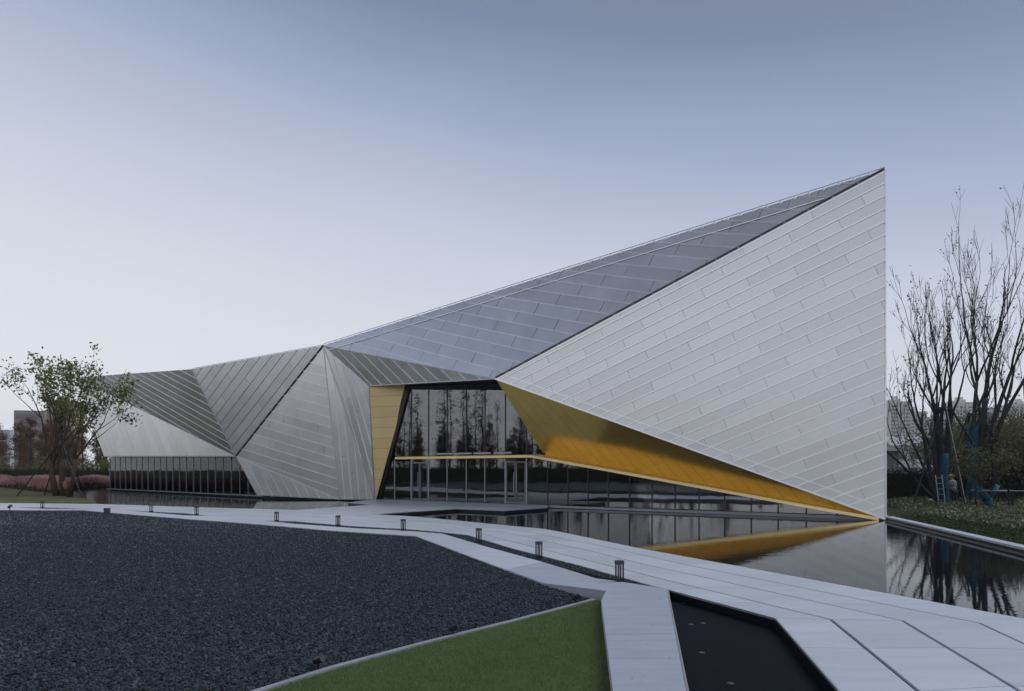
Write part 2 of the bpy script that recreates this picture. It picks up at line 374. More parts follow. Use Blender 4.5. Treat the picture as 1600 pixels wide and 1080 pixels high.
clad('wall_facet', 'wall_panel', f4a, pdir(f4a, (533, 647), (545, 776.7)), M['alu'], hall, n=5, plen=3.4, rib=M['rib_soft'], ribw=.045, seed=4)
clad('wall_facet', 'wall_panel', f4b, pdir(f4b, (528, 562.8), (582.6, 761)), M['alu'], hall, n=5, plen=3.2, rib=M['rib_soft'], ribw=.045, seed=5)
clad('wall_facet', 'wall_panel', f5, pdir(f5, (453, 601.7), (512.6, 617)), M['alu'], hall, n=15, plen=3.3, rib=M['rib_soft'], ribw=.045, seed=6)
clad('wall_facet', 'wall_panel', f6, pdir(f6, (399.8, 727), (423, 772.8)), M['alu'], hall, n=9, plen=4.5, rib=M['rib_soft'], ribw=.04, seed=7)
clad('roof_facet', 'roof_panel', f7, Hh-Dd, M['alu'], hall, n=11, plen=4.2, gap=.04, rib=None, seed=8)
clad('roof_facet', 'roof_panel', f8, pdir(f8, (217, 583), (325, 642)), M['alu'], hall, n=13, plen=5.5, rib=M['rib_soft'], ribw=.04, seed=9)
clad('wing_facet', 'wing_panel', f9, Lp-Kk, M['alu'], hall, n=20, plen=3.0, gap=.007, jgap=.005, rib=None, seed=10)
# soffit and gold reveal
fs = [Cc, Pp, B]
clad('gold_soffit', 'gold_panel', fs, pdir(fs, (861, 640), (907, 692)), M['gold'], hall, pitch=.62, plen=1.7, gap=.012, jgap=.006, t=.03, seed=11, tilt=.0007)
fr = [Ee, Ff, Gb, Tt]
clad('gold_reveal', 'gold_board', fr, Tt-Ee, M['gold_board'], hall, n=11, plen=9, gap=.011, t=.03, seed=12, stagger=0)
# edge trims and open shadow joints
def edge(name, a, b, m, w, h, out, parent=hall):
    a, b = np.array(a)+out, np.array(b)+out
    return MB().bar(a, b, w, h).build(name, m, parent)
to_eye = lambda p, k: unit(EYE-p)*k
edge('edge_trim', Cc, B, M['rib'], .07, .09, gn*.06)
edge('edge_trim', A, B, M['rib'], .06, .06, np.array([-.03, -.06, 0]))
edge('edge_trim', Cc, A, M['rib'], .06, .06, np.array([.03, -.05, -.05]))
edge('shadow_joint', Cc, A, M['frame'], .02, .08, np.array([-.04, -.03, .07]))
edge('shadow_joint', Dd, Hh, M['dark_backing'], .09, .12, ln*.045)
edge('edge_trim', Hh, Jj, M['alu_frame'], .04, .05, ln*.05)
edge('edge_trim', Lp, Hh, M['alu_frame'], .10, .08, ln*.03)
edge('edge_trim', Kk, Hh, M['alu_frame'], .04, .05, ln*.05)
edge('edge_trim', Dd, Cc, M['alu_frame'], .05, .05, gn*.05)
edge('edge_trim', Dd, Gg, M['alu_frame'], .04, .05, gn*.05)
edge('edge_trim', Dd, Ff, M['alu_frame'], .04, .05, gn*.05)
edge('edge_trim', Ee, Ff, M['alu_frame'], .05, .05, gn*.03)
edge('edge_trim', Ee, Cc, M['alu_frame'], .06, .06, gn*.03)
edge('edge_trim', Hh, Gg, M['rib'], .035, .04, gn*.05)
# pale inner rail showing just above the soffit edge
n1 = np.cross(Cc-A, B-A); n1 = unit(n1 if n1@(EYE-A) > 0 else -n1)
pa, pb = on_plane(798, 589, A, n1), on_plane(1366, 788, A, n1)
MB().bar(pa+n1*.055, pb+n1*.055, .035, .05).build('inner_rail', M['rib'], hall)
# parapet rail with little brackets along the long ridge
def parapet(a, b, n_, up, length):
    a, b = np.array(a), np.array(b); d = unit(b-a)
    MB().tube([a+up, b+up], .022, 5).build('parapet_rail', M['rib'], hall)
    k = int(np.linalg.norm(b-a)/length)
    for i in range(1, k):
        p = a+(b-a)*i/k
        MB().bar(p+up, p-up*.9+n_*.10, .035, .05).bar(p-up*.9+n_*.10, p-up*.3+n_*.10+d*.12, .03, .03).build('bracket', M['rib'], hall)
n2 = np.cross(Cc-Dd, A-Dd); n2 = unit(n2 if n2@(EYE-A) > 0 else -n2)
parapet(Dd, A, n2, np.array([0, 0, .13]), .62)
parapet(Jj, Dd, ln, np.array([0, 0, .06]), .8)
pr = lambda p, s: p-unit(np.cross(n2, unit(A-Dd)))*s
sgn = 1 if (unit(np.cross(n2, unit(A-Dd)))@(Cc-Dd)) < 0 else -1
edge('perforated_edge_rail', Dd+(A-Dd)*.02, Dd+(A-Dd)*.93, M['rib_soft'], .05, .03, -unit(np.cross(n2, unit(A-Dd)))*sgn*.62+n2*.07)
# roof behind the ridge, rear and end walls: the closed body of the building
def back(p, off, z): q = np.array(p)+(-gn)*off; q[2] = z; return q
kb, jb, db, ab, bb = Kk*[1,1,0]+np.array([4.0,12,6]), back(Jj, 13, 5.6), back(Dd, 14, 6), np.array([19.6, 42, 8.5]), np.array([19.6, 42, 0])
MB().add([Kk, Jj, Dd, A, kb, jb, db, ab], [(0, 4, 5, 1), (1, 5, 6, 2), (2, 6, 7, 3)]).build('roof_deck', M['roof'], hall)
jb0, db0, kb0 = jb*[1, 1, 0], db*[1, 1, 0], kb*[1, 1, 0]
lz = 3.25
MB().add([kb, jb, db, ab, bb, db0, kb*[1, 1, 0]+[0, 0, lz], jb*[1, 1, 0]+[0, 0, lz], db*[1, 1, 0]+[0, 0, lz]], [(0, 6, 7, 1), (1, 7, 8, 2), (2, 5, 4, 3)]).build('rear_wall', M['grey_wall'], hall)
MB().add([A, ab, bb, B], [(0, 1, 2, 3)]).build('end_wall', M['grey_wall'], hall)
MB().add([Kk, Lp, kb, kb*[1, 1, 0]+[0, 0, lz]], [(0, 1, 3, 2)]).build('end_wall', M['bronze'], hall)
# hall: floor, ceiling, back wall, dark entry soffit
z3 = np.array([0, 0, 1.])
hl = g0-gd*5; hr = B*[1, 1, 0]
MB().hexa([hl-z3*.4-gn*.1, hr-z3*.4-gn*.1, hr-gn*12-z3*.4, hl-gn*12-z3*.4], [hl-gn*.1-z3*.012, hr-gn*.1-z3*.012, hr-gn*12-z3*.012, hl-gn*12-z3*.012]).build('hall_floor', M['interior_floor'], hall)
T0 = on_hall(775, 597, 0)
MB().add([Ee, Tt+z3*.0, T0, Cc], [(0, 1, 2, 3)]).build('entry_soffit', M['bronze'], hall)
cl0, cl1 = Tt-gd*8, T0+gd*1
MB().hexa([cl0-gn*.2, cl1-gn*.2, cl1-gn*11.5, cl0-gn*11.5], [cl0-gn*.2+z3*.2, cl1-gn*.2+z3*.2, cl1-gn*11.5+z3*.2, cl0-gn*11.5+z3*.2]).build('hall_ceiling', M['interior_dark'], hall)
bw0, bw1 = hl-gd*12-gn*11, hr-gn*9-gd*6
for i in range(16):
    a, b = bw0+(bw1-bw0)*i/16+gd*.01, bw0+(bw1-bw0)*(i+1)/16-gd*.01
    hgt = 7.0 if i < 11 else 3.6
    MB().hexa([a, b, b-gn*.2, a-gn*.2], [a+z3*hgt, b+z3*hgt, b-gn*.2+z3*hgt, a-gn*.2+z3*hgt]).build('hall_wall_panel', M['interior_wall'], hall)
for s_, o_, h_ in ((4.2, 1.0, 7.4), (9.0, 3.2, 6.6), (13.6, 4.5, 4.2), (18, 3.5, 3.5), (22, 3, 2.8)):
    p = g0+gd*s_-gn*o_
    MB().box(p+z3*h_/2, (.42, .42, h_), math.atan2(gd[1], gd[0])).build('column', M['column'], hall)
# added white solids behind the glass, standing in for pale paths mirrored in it
def standin(s_, o_, w, lab):
    p = g0+gd*s_-gn*o_; t = empty('reflection_standin', (p[0], p[1], 0), math.atan2(gd[1], gd[0])); tag(t, lab, 'standin', 'white stand-ins for reflections in the hall glass')
    MB().hexa([(-w, -.4, .0), (w*.8, -.4, 0), (w, .4, 0), (-w*.8, .4, 0)], [(-w*1.1, -.5, .78), (w*1.0, -.45, .78), (w*1.1, .45, .78), (-w, .45, .78)]).build('pale_block', M['white_wall'], t)
    MB().hexa([(-w*.2, -.3, .78), (w*.75, -.3, .78), (w*.7, .3, .78), (-w*.1, .3, .78)], [(w*.18, -.12, 1.55), (w*.3, -.12, 1.55), (w*.3, .12, 1.55), (w*.18, .12, 1.55)]).build('pale_wedge', M['white_wall'], t)
standin(6.3, 1.6, 1.3, 'white folded stand-in for a mirrored pale path, left of the entrance column')
standin(11.4, 1.8, 1.6, 'long white folded stand-in for a mirrored pale path, behind the entrance doors under the gold ledge')
standin(18.3, 1.5, 2.0, 'low white folded stand-in for a mirrored pale path, behind the glass under the sloping gold soffit')

# ledge between upper and lower glazing
def hall_s(u): r = ray(u, 733); k = ((g0-EYE)@gn)/(r@gn); return (EYE+k*r-g0)@gd
sP = (Pp-g0)@gd; zP = Pp[2]-.02; sL = hall_s(620); sE = GL-.25
sec = []
for s_, zt, w in ((sL, zP, .18), (hall_s(700), zP, .5), (sP-.2, zP, 1.25), (sP+5, zP+(B[2]+.06-zP)*(5/(sE-sP)), 1.25), ((sP+sE)/2, (zP+B[2]+.06)/2, .95), (sE-3, zP+(B[2]+.06-zP)*((sE-3-sP)/(sE-sP)), .6), (sE, B[2]+.06, .10)):
    p = g0+gd*s_; p[2] = 0
    sec.append([p+z3*(zt-.14), p+gn*w+z3*(zt-.14), p+gn*w+z3*(zt-.0), p+z3*(zt+.05)])
mb = MB()
for a, b in zip(sec[:-1], sec[1:]): mb.hexa(a, b)
mb.build('gold_ledge', M['gold_trim'], hall)
def ledge_z(s_): return zP-.14 if s_ <= sP else zP-.14+(B[2]+.06-zP)*((s_-sP)/(sE-sP))
# plinth strip along the glass foot
pl0, pl1 = g0+gd*hall_s(856)+gn*.28, B-gd*.4+gn*.05
MB().hexa([pl0-z3*.13-gn*.5, pl1-z3*.06-gn*.4, pl1-z3*.06, pl0-z3*.13], [pl0+z3*.0-gn*.5, pl1+z3*.0-gn*.4, pl1+z3*.0, pl0+z3*.0]).build('plinth', M['wall_concrete'], hall)
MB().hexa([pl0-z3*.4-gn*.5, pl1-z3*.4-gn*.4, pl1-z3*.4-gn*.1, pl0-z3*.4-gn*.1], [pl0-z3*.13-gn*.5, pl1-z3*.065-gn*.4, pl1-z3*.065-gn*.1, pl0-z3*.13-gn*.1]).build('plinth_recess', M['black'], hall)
# hall glazing: lower row
def pane(name, s0, s1, z0a, z1a, z0b, z1b, parent, org, d, n_, m, ins=.0):
    q = [org+d*s0+z3*z0a, org+d*s1+z3*z0b, org+d*s1+z3*z1b, org+d*s0+z3*z1a]
    q = [p*1 for p in q]
    return MB().hexa([p-n_*.012 for p in q], [p+n_*.012 for p in q]).build(name, m, parent)
org = g0*[1, 1, 0]
low_u = [598, 617, 643, 670, 699, 729, 758, 790, 823, 856, 887.5, 919, 951, 984, 1019, 1055, 1092.5, 1132.5, 1174, 1216, 1260, 1308, 1345]
ls = [hall_s(u) for u in low_u]
for i in range(len(ls)-1):
    a, b = ls[i]+.035, ls[i+1]-.035
    za, zb = ledge_z(a), ledge_z(b)
    if low_u[i] < 618: za = zb = 2.6
    pane('lower_pane', a, b, .03, za, .03, zb, hall, org, gd, gn, M['glass'])
for i, s_ in enumerate(ls[1:]):
    u = low_u[i+1]; zt = ledge_z(s_); silver = u < 850
    w = .08 if u in (643, 670, 790, 823) else .05
    MB().hexa([org+gd*(s_-w/2)+gn*.05, org+gd*(s_+w/2)+gn*.05, org+gd*(s_+w/2)-gn*.10, org+gd*(s_-w/2)-gn*.10],
              [org+gd*(s_-w/2)+gn*.05+z3*zt, org+gd*(s_+w/2)+gn*.05+z3*zt, org+gd*(s_+w/2)-gn*.10+z3*zt, org+gd*(s_-w/2)-gn*.10+z3*zt]).build('mullion', M['alu_frame'] if silver and w < .1 else M['door_frame'] if silver else M['frame'], hall)
for ua, ub in ((643, 670), (790, 823)):        # double doors
    sa, sb = hall_s(ua), hall_s(ub); mid = (sa+sb)/2
    for a, b in ((sa+.06, mid-.015), (mid+.015, sb-.06)):
        dr = MB()
        for s_ in (a+.03, b-.03): dr.bar(org+gd*s_+gn*.035+z3*.02, org+gd*s_+gn*.035+z3*2.55, .06, .05, gn)
        for z_ in (.08, 2.52): dr.bar(org+gd*(a+.06)+gn*.035+z3*z_, org+gd*(b-.06)+gn*.035+z3*z_, .10, .05, gn)
        d_ = dr.build('door', M['door_frame'], hall)
    for s_ in (mid-.10, mid+.10):
        MB().tube([org+gd*s_+gn*.11+z3*.7, org+gd*s_+gn*.11+z3*1.9], .018, 6).build('door_handle', M['alu_frame'], hall)
# upper row
up_u = [617, 643, 670, 699, 729, 758, 790, 823, 856]
us = [hall_s(u) for u in up_u]
tl = (Tt-Gb); slant = lambda z: ((Gb+tl*(z-Gb[2])/(tl[2]))-org)@gd     # s of the slanted frame at height z
sC = (T0-org)@gd
ztop = lambda s_: Tt[2]+(T0[2]-Tt[2])*np.clip((s_-slant(Tt[2]))/(sC-slant(Tt[2])), 0, 1.6)-.1
zl = zP+.06
for i in range(len(us)-1):
    a, b = us[i]+.02, us[i+1]-.02
    q2 = [np.array([a, zl]), np.array([b, zl]), np.array([b, ztop(b)]), np.array([a, ztop(a)])]
    # cut by the slanted frame on the left
    sl0, sl1 = np.array([slant(zl), zl]), np.array([slant(Tt[2]), Tt[2]]); dv = sl1-sl0; nv = np.array([-dv[1], dv[0]]); nv = nv if nv[0] < 0 else -nv
    q2 = clip(q2, nv, nv@sl0)
    if len(q2) < 3: continue
    q3 = [org+gd*p[0]+z3*p[1] for p in q2]
    MB().hexa([p-gn*.012 for p in q3], [p+gn*.012 for p in q3]).build('upper_pane', M['glass'], hall)
for s_ in us[1:]:
    zlo = zl
    zt = ztop(s_)
    if s_ < slant(Tt[2]): zt = min(zt, Gb[2]+(s_-(Gb-org)@gd)/((tl@gd))*tl[2])
    if zt <= zlo: continue
    MB().bar(org+gd*s_+z3*zlo, org+gd*s_+z3*zt, .05, .10, gn).build('mullion', M['frame'], hall)
    MB().bar(org+gd*(s_+.02)-gn*.45+z3*zlo, org+gd*(s_+.02)-gn*.45+z3*(zt+.1), .10, .45, gn).build('glass_fin', M['interior_dark'], hall)
for s_ in us[3:7]:                                                     # pale sill bars of the opening lights
    MB().bar(org+gd*(s_-.85)+gn*.05+z3*(zl+.12), org+gd*(s_+.45)+gn*.05+z3*(zl+.12), .05, .10).build('window_sill', M['alu_frame'], hall)
MB().bar(org+gd*slant(Tt[2])+z3*(ztop(0)+.03), org+gd*(sC+1.2)+z3*(ztop(sC+1.2)+.03), .3, .2).build('head_frame', M['bronze'], hall)
MB().bar(Gb+gd*.12+gn*.03-z3*.02, Tt+gd*.12+gn*.03, .40, .22, gn).build('slanted_frame', M['bronze'], hall)
# left wing: glazing, floor, ceiling, columns
wl = l0*[1, 1, 0]; sI = (Ii-wl)@ld; sH = (Hh-wl)@ld
zwt = lambda s_: Lp[2]+(Hh[2]-Lp[2])*(s_/sH)-.06
NP = 22
for i in range(NP):
    a, b = LL*i/NP+.02, LL*(i+1)/NP-.02
    pane('wing_pane', a, b, .05, zwt(a), .05, zwt(b), hall, wl, ld, ln, M['glass_left'])
    MB().bar(wl+ld*(LL*i/NP)+z3*0, wl+ld*(LL*i/NP)+z3*zwt(a), .04, .10, ln).build('wing_mullion', M['alu_frame'], hall)
rb = -ln*12
MB().hexa([wl+ln*.35-z3*.03, wl+ld*(LL+3)+ln*.35-z3*.03, wl+ld*(LL+3)+rb-z3*.03, wl+rb-z3*.03], [wl+ln*.35+z3*.03, wl+ld*(LL+3)+ln*.35+z3*.03, wl+ld*(LL+3)+rb+z3*.03, wl+rb+z3*.03]).build('wing_floor', M['wall_concrete'], hall)
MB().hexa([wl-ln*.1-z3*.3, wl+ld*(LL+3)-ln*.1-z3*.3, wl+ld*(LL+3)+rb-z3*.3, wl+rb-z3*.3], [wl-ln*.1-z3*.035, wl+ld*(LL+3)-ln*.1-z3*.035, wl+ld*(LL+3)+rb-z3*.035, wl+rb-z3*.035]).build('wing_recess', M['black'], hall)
q = [Lp, Hh, Hh+ld*7-ln*3, Hh+ld*7+rb*1.2, Lp+rb*1.2]
MB().hexa([p-z3*.03-ln*.05 for p in q], [p+z3*.17-ln*.12 for p in q]).build('wing_ceiling', M['interior_dark'], hall)
for i in range(9):
    p = wl+ld*(1.2+i*3.1)-ln*(1.2+(i % 2)*.5)
    MB().box(p+z3*1.6, (.55 if i % 2 else .3, .3, 3.1), math.atan2(ld[1], ld[0])).build('column', M['column'], hall)
    p = p-ln*7.5
    MB().box(p+z3*1.6, (1.1, .2, 3.1), math.atan2(ld[1], ld[0])).build('column', M['column'], hall)
for i in range(6):
    p = wl+ld*(LL-1-i*1.3)-ln*9
    MB().box(p+z3*1.6, (1.2, .15, 3.1), math.atan2(ld[1], ld[0])).build('wing_wall_panel', M['interior_dark'], hall)
# dark recess under the facets at the deck
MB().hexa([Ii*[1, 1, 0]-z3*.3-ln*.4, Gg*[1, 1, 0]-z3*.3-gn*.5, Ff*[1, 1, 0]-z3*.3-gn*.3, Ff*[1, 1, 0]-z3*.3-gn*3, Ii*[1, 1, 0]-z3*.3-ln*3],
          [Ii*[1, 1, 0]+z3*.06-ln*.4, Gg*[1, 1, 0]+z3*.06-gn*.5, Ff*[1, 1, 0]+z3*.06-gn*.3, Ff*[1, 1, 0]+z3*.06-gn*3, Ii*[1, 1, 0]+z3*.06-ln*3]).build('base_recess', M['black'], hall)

# ---------------------------------------------------------------- ground, water
tag(obj('ground', [(-1100, -250, -.3), (1100, -250, -.3), (1100, 1000, -.3), (-1100, 1000, -.3)], [(0, 1, 2, 3)], M['ground']), 'wide dull olive meadow ground reaching to the horizon', 'ground', kind='structure')

# paving outlines (photo pixels on the paving level), index matched
E4 = [(-300, 788.5), (19, 793), (75, 793.2), (150, 796), (194, 797.5), (290, 802), (325, 806), (413, 813.5), (460, 814.5), (550, 822), (631, 826.5), (687, 831), (731, 836), (801, 857), (901, 882), (1022, 916), (1043, 921), (1212, 966), (1312, 1080)]
E5 = [(-300, 788.5), (19, 793), (75, 795), (150, 796), (194, 797.5), (290, 805.5), (325, 806), (413, 813.5), (460, 818.5), (556, 825.6), (622, 828.4), (690, 833.6), (712, 840), (762, 855), (847, 878), (1018, 916.5)]
E6 = [(-300, 794.5), (0, 797), (50, 797.4), (130, 797.4), (170, 801), (250, 807.5), (300, 811.5), (380, 817.5), (430, 821.5), (520, 829.3), (600, 834.5), (650, 837.7), (672, 846), (720, 864), (790, 890), (850, 911.5)]
E0 = {0: (-300, 783.3), 1: (150, 787.5), 2: (330, 793.3), 3: (400, 795.3), 4: (460, 797), 5: (545, 801.5), 6: (640, 806.7), 7: (700, 812), 8: (725, 814.5), 9: (790, 821), 10: (850, 826.5), 11: (874, 831), 12: (899, 836), 13: (1000, 857), 14: (1139, 882), 15: (1325, 916), 16: (1352, 921), 17: (1630, 972), 18: (1800, 1055)}
LN1 = {11: (823, 831), 12: (851, 836), 13: (958, 857), 14: (1069, 882), 15: (1241, 916), 16: (1266, 921), 17: (1530, 973.5), 18: (1750, 1075)}
LN2 = {11: (780, 831), 12: (808, 836), 13: (905, 857), 14: (1008, 882), 15: (1163, 916), 16: (1186, 921), 17: (1410, 970), 18: (1580, 1072)}
LN3 = {11: (735, 831), 12: (760, 836), 13: (842, 857), 14: (943, 882), 15: (1080, 916), 16: (1101, 921), 17: (1298, 968), 18: (1435, 1080)}
w4 = [G(*p) for p in E4]; w5 = [G(*p) for p in E5]; w6 = [G(*p) for p in E6]; w0 = [G(*E0[i]) for i in range(19)]
def wl_(d, k): return [G(*d[i]) if i in d else w0[i]+(w4[i]-w0[i])*k for i in range(19)]
lines = [w0, wl_(LN1, .25), wl_(LN2, .5), wl_(LN3, .75), w4]
for l in lines: l.append(l[-1]+(l[-1]-l[-2])*1.2)
def ribbon(name, a, b, z, depth, m, i0, i1, parent=None):
    """bed under a run of slabs with closed sides"""
    mb = MB()
    for i in range(i0, i1):
        q = [a[i], b[i], b[i+1], a[i+1]]
        if np.linalg.norm(a[i]-b[i])+np.linalg.norm(a[i+1]-b[i+1]) < .02: continue
        mb.hexa([p+z3*(z-depth) for p in q], [p+z3*z for p in q])
    return mb.build(name, m, parent)
def slabs(parent, name, a, b, i0, i1, step, m, ga=.02, gb=.02, top=0.0, th=.05, g=.010, seed=0):
    """single paving slabs between two edge lines, cut across every step metres or so"""
    rnd = random.Random(seed)
    for i in range(i0, i1):
        la = np.linalg.norm((a[i+1]+b[i+1]-a[i]-b[i])/2); k = max(1, round(la/step))
        for j in range(k):
            t0, t1 = j/k, (j+1)/k
            q = [a[i]+(a[i+1]-a[i])*t0, a[i]+(a[i+1]-a[i])*t1, b[i]+(b[i+1]-b[i])*t1, b[i]+(b[i+1]-b[i])*t0]
            wid0, wid1 = np.linalg.norm(q[0]-q[3]), np.linalg.norm(q[1]-q[2])
            if max(wid0, wid1) < .12: continue
            ux0, ux1 = (q[3]-q[0])/max(wid0, 1e-6), (q[2]-q[1])/max(wid1, 1e-6)
            q[0] = q[0]+ux0*min(ga, wid0*.3); q[3] = q[3]-ux0*min(gb, wid0*.3); q[1] = q[1]+ux1*min(ga, wid1*.3); q[2] = q[2]-ux1*min(gb, wid1*.3)
            da, db_ = unit(q[1]-q[0])*g/2, unit(q[2]-q[3])*g/2
            q = [q[0]+da, q[1]-da, q[2]-db_, q[3]+db_]
            h = top+rnd.uniform(-.0012, .0012)
            slab(name, [p*[1, 1, 0]+z3*h for p in q], th, m, parent)
path = ribbon('paved_path', lines[0], lines[4], -.028, .32, M['joint'], 0, 19); tag(path, 'broad pale concrete path sweeping along the pool towards the entrance', 'path', kind='structure')
for k in range(4):
    slabs(path, 'paving_slab', lines[k], lines[k+1], 0, 19, 1.7 if k < 3 else 1.6, M['concrete'], ga=.0 if k == 0 else .026, gb=0 if k == 3 else .026, seed=k)
low = ribbon('lower_path', w5, w6, -.028, .32, M['joint'], 0, 14); tag(low, 'narrower pale concrete path along the edge of the dark gravel field', 'path', kind='structure')
slabs(low, 'paving_slab', w5, w6, 0, 14, 2.4, M['concrete'], ga=0, gb=0, seed=9)
# junction piece and walkway towards the camera
jn = [G(*p) for p in ((847, 878), (932, 904), (964, 908), (1018, 916.5), (1043, 921), (947, 923), (850, 911.5), (790, 890))]
walk = slab('walkway', [p-z3*.03 for p in jn], .3, M['wall_concrete']); tag(walk, 'pale brushed concrete walkway running towards the viewer between lawn and dark basin', 'path', kind='structure')
slab('paving_slab', jn, .027, M['concrete_rough'], walk)
wa = [G(947, 923), G(939.5, 938.5), G(958, 1080), G(962, 1110)]; wb_ = [G(1043, 921), G(1045.5, 938), G(1073, 1080), G(1079, 1110)]
wa.append(wa[2]+(wa[2]-wa[1])*2.5); wb_.append(wb_[2]+(wb_[2]-wb_[1])*2.5); wa.pop(3); wb_.pop(3)
rim = ribbon('walkway_edge', wa, wb_, -.03, .3, M['wall_concrete'], 0, 3, walk)
slabs(walk, 'walkway_slab', wa, wb_, 0, 3, 1.15, M['concrete_rough'], ga=0, gb=0, g=.004, th=.028, seed=12)
MB().bar(wb_[0]+z3*-.02+np.array([.012, 0, 0]), wb_[1]+z3*-.02+np.array([.012, 0, 0]), .02, .05).bar(wb_[1]+z3*-.02+np.array([.012, 0, 0]), wb_[2]+z3*-.02+np.array([.012, 0, 0]), .02, .05).bar(wb_[2]+z3*-.02+np.array([.012, 0, 0]), wb_[3]+z3*-.02+np.array([.012, 0, 0]), .02, .05).build('metal_rim', M['alu_frame'], walk)
# deck before the entrance
deck = empty('entrance_deck'); tag(deck, 'raised pale concrete deck in front of the glazed entrance', 'deck', kind='structure')
gp = lambda u: org+gd*hall_s(u)+gn*.02
dk1 = [G(460, 797), G(582, 788.6), G(576, 803.5)]
dk2 = [G(582, 788.6), G(544, 785.2), G(566, 782.2), gp(592), gp(650), G(714, 794.6), G(576, 803.5)]
dk3 = [gp(650), gp(857), G(856, 793), G(788, 797.6), G(714, 794.6)]
for q in (dk1, dk2, dk3):
    slab('deck_bed', [p*[1, 1, 0]-z3*.045 for p in q], .3, M['black'], deck)
    clad('x', 'paving_slab', [p*[1, 1, 0]-z3*.043 for p in q], gd, M['concrete'], deck, pitch=1.25, plen=3.2, t=.043, gap=.012, jgap=.01, back=False, origin=g0*[1, 1, 0]-z3*.043, tilt=0, toward=(0, 0, 99))
# water
wz = -.16
ws = [w0[0]+np.array([-6, 30, 0])]+[lines[2][i] for i in range(0, 20)]+[np.array([14, 4, 0]), np.array([16, 12, 0]), np.array([19.5, 31, 0]), np.array([-10, 60, 0]), np.array([-40, 88, 0]), np.array([-75, 95, 0])]
tag(obj('water', [p*[1, 1, 0]+z3*wz for p in ws], [tuple(range(len(ws)))], M['water']), 'still dark reflecting pool around the pavilion', 'water', kind='structure')
# dry black basin in the foreground
bs = [G(1043, 921), G(1212, 966), G(1312, 1080), lines[4][19], wb_[3], wb_[2], wb_[1]]
tag(obj('basin', [p*[1, 1, 0]-z3*.15 for p in bs], [tuple(range(len(bs)))], M['basin']), 'shallow black stone basin between walkway and path', 'basin', kind='structure')
mb = MB()
for i in range(15, 19):
    if i == 15: continue
    a, b = lines[4][i], lines[4][i+1]; mb.bar(a-z3*.015, b-z3*.015, .02, .03)
mb.build('metal_rim', M['alu_frame'], path)
mb = MB()
for i in range(16, 19):
    a, b = lines[4][i], lines[4][i+1]; d_ = unit(b-a); nn_ = np.array([d_[1], -d_[0], 0]); nn_ = nn_ if nn_@(wb_[2]-a) > 0 else -nn_
    mb.hexa([a-z3*.2, b-z3*.2, b+nn_*.012-z3*.2, a+nn_*.012-z3*.2], [a-z3*.032, b-z3*.032, b+nn_*.012-z3*.032, a+nn_*.012-z3*.032])
mb.build('basin_wall', M['basin'], path)
# gravel field
def field_z(p): return p
gf = [p-z3*.035 for p in w6[:15]]+[G(850, 911.8)-z3*.045]
cz = -.19
curb_px = [(929, 938.6), (800, 973), (660, 1008), (520, 1046), (410, 1081)]
cb = [G(u, v, -.165 if i == 0 else cz) for i, (u, v) in enumerate(curb_px)]
cb.append(cb[-1]+(cb[-1]-cb[-2])*3.5)
gfar = gf+cb+[np.array([-45, 1.5, -.2]), np.array([-75, 10, -.1]), np.array([-80, 34, -.04])]
gm = bpy.data.meshes.new('gravel_field'); bm = bmesh.new()
vs_ = [bm.verts.new(tuple(p)) for p in gfar]; fc = bm.faces.new(vs_)
if fc.normal.z < 0: fc.normal_flip()
bmesh.ops.triangulate(bm, faces=bm.faces[:]); bm.normal_update()
for f_ in bm.faces:
    if f_.normal.z < 0: f_.normal_flip()
bm.to_mesh(gm); bm.free(); gm.materials.append(M['gravel_bed'])
gravel = link(bpy.data.objects.new('gravel_field', gm)); tag(gravel, 'large field of dark blue grey crushed stone', 'gravel', kind='stuff')
gs = ribbon('gravel_strip', w4[:16], w5, -.022, .1, M['gravel_bed'], 1, 15); tag(gs, 'thin tapering strips of dark gravel between the two paths under the bollards', 'gravel', kind='stuff')

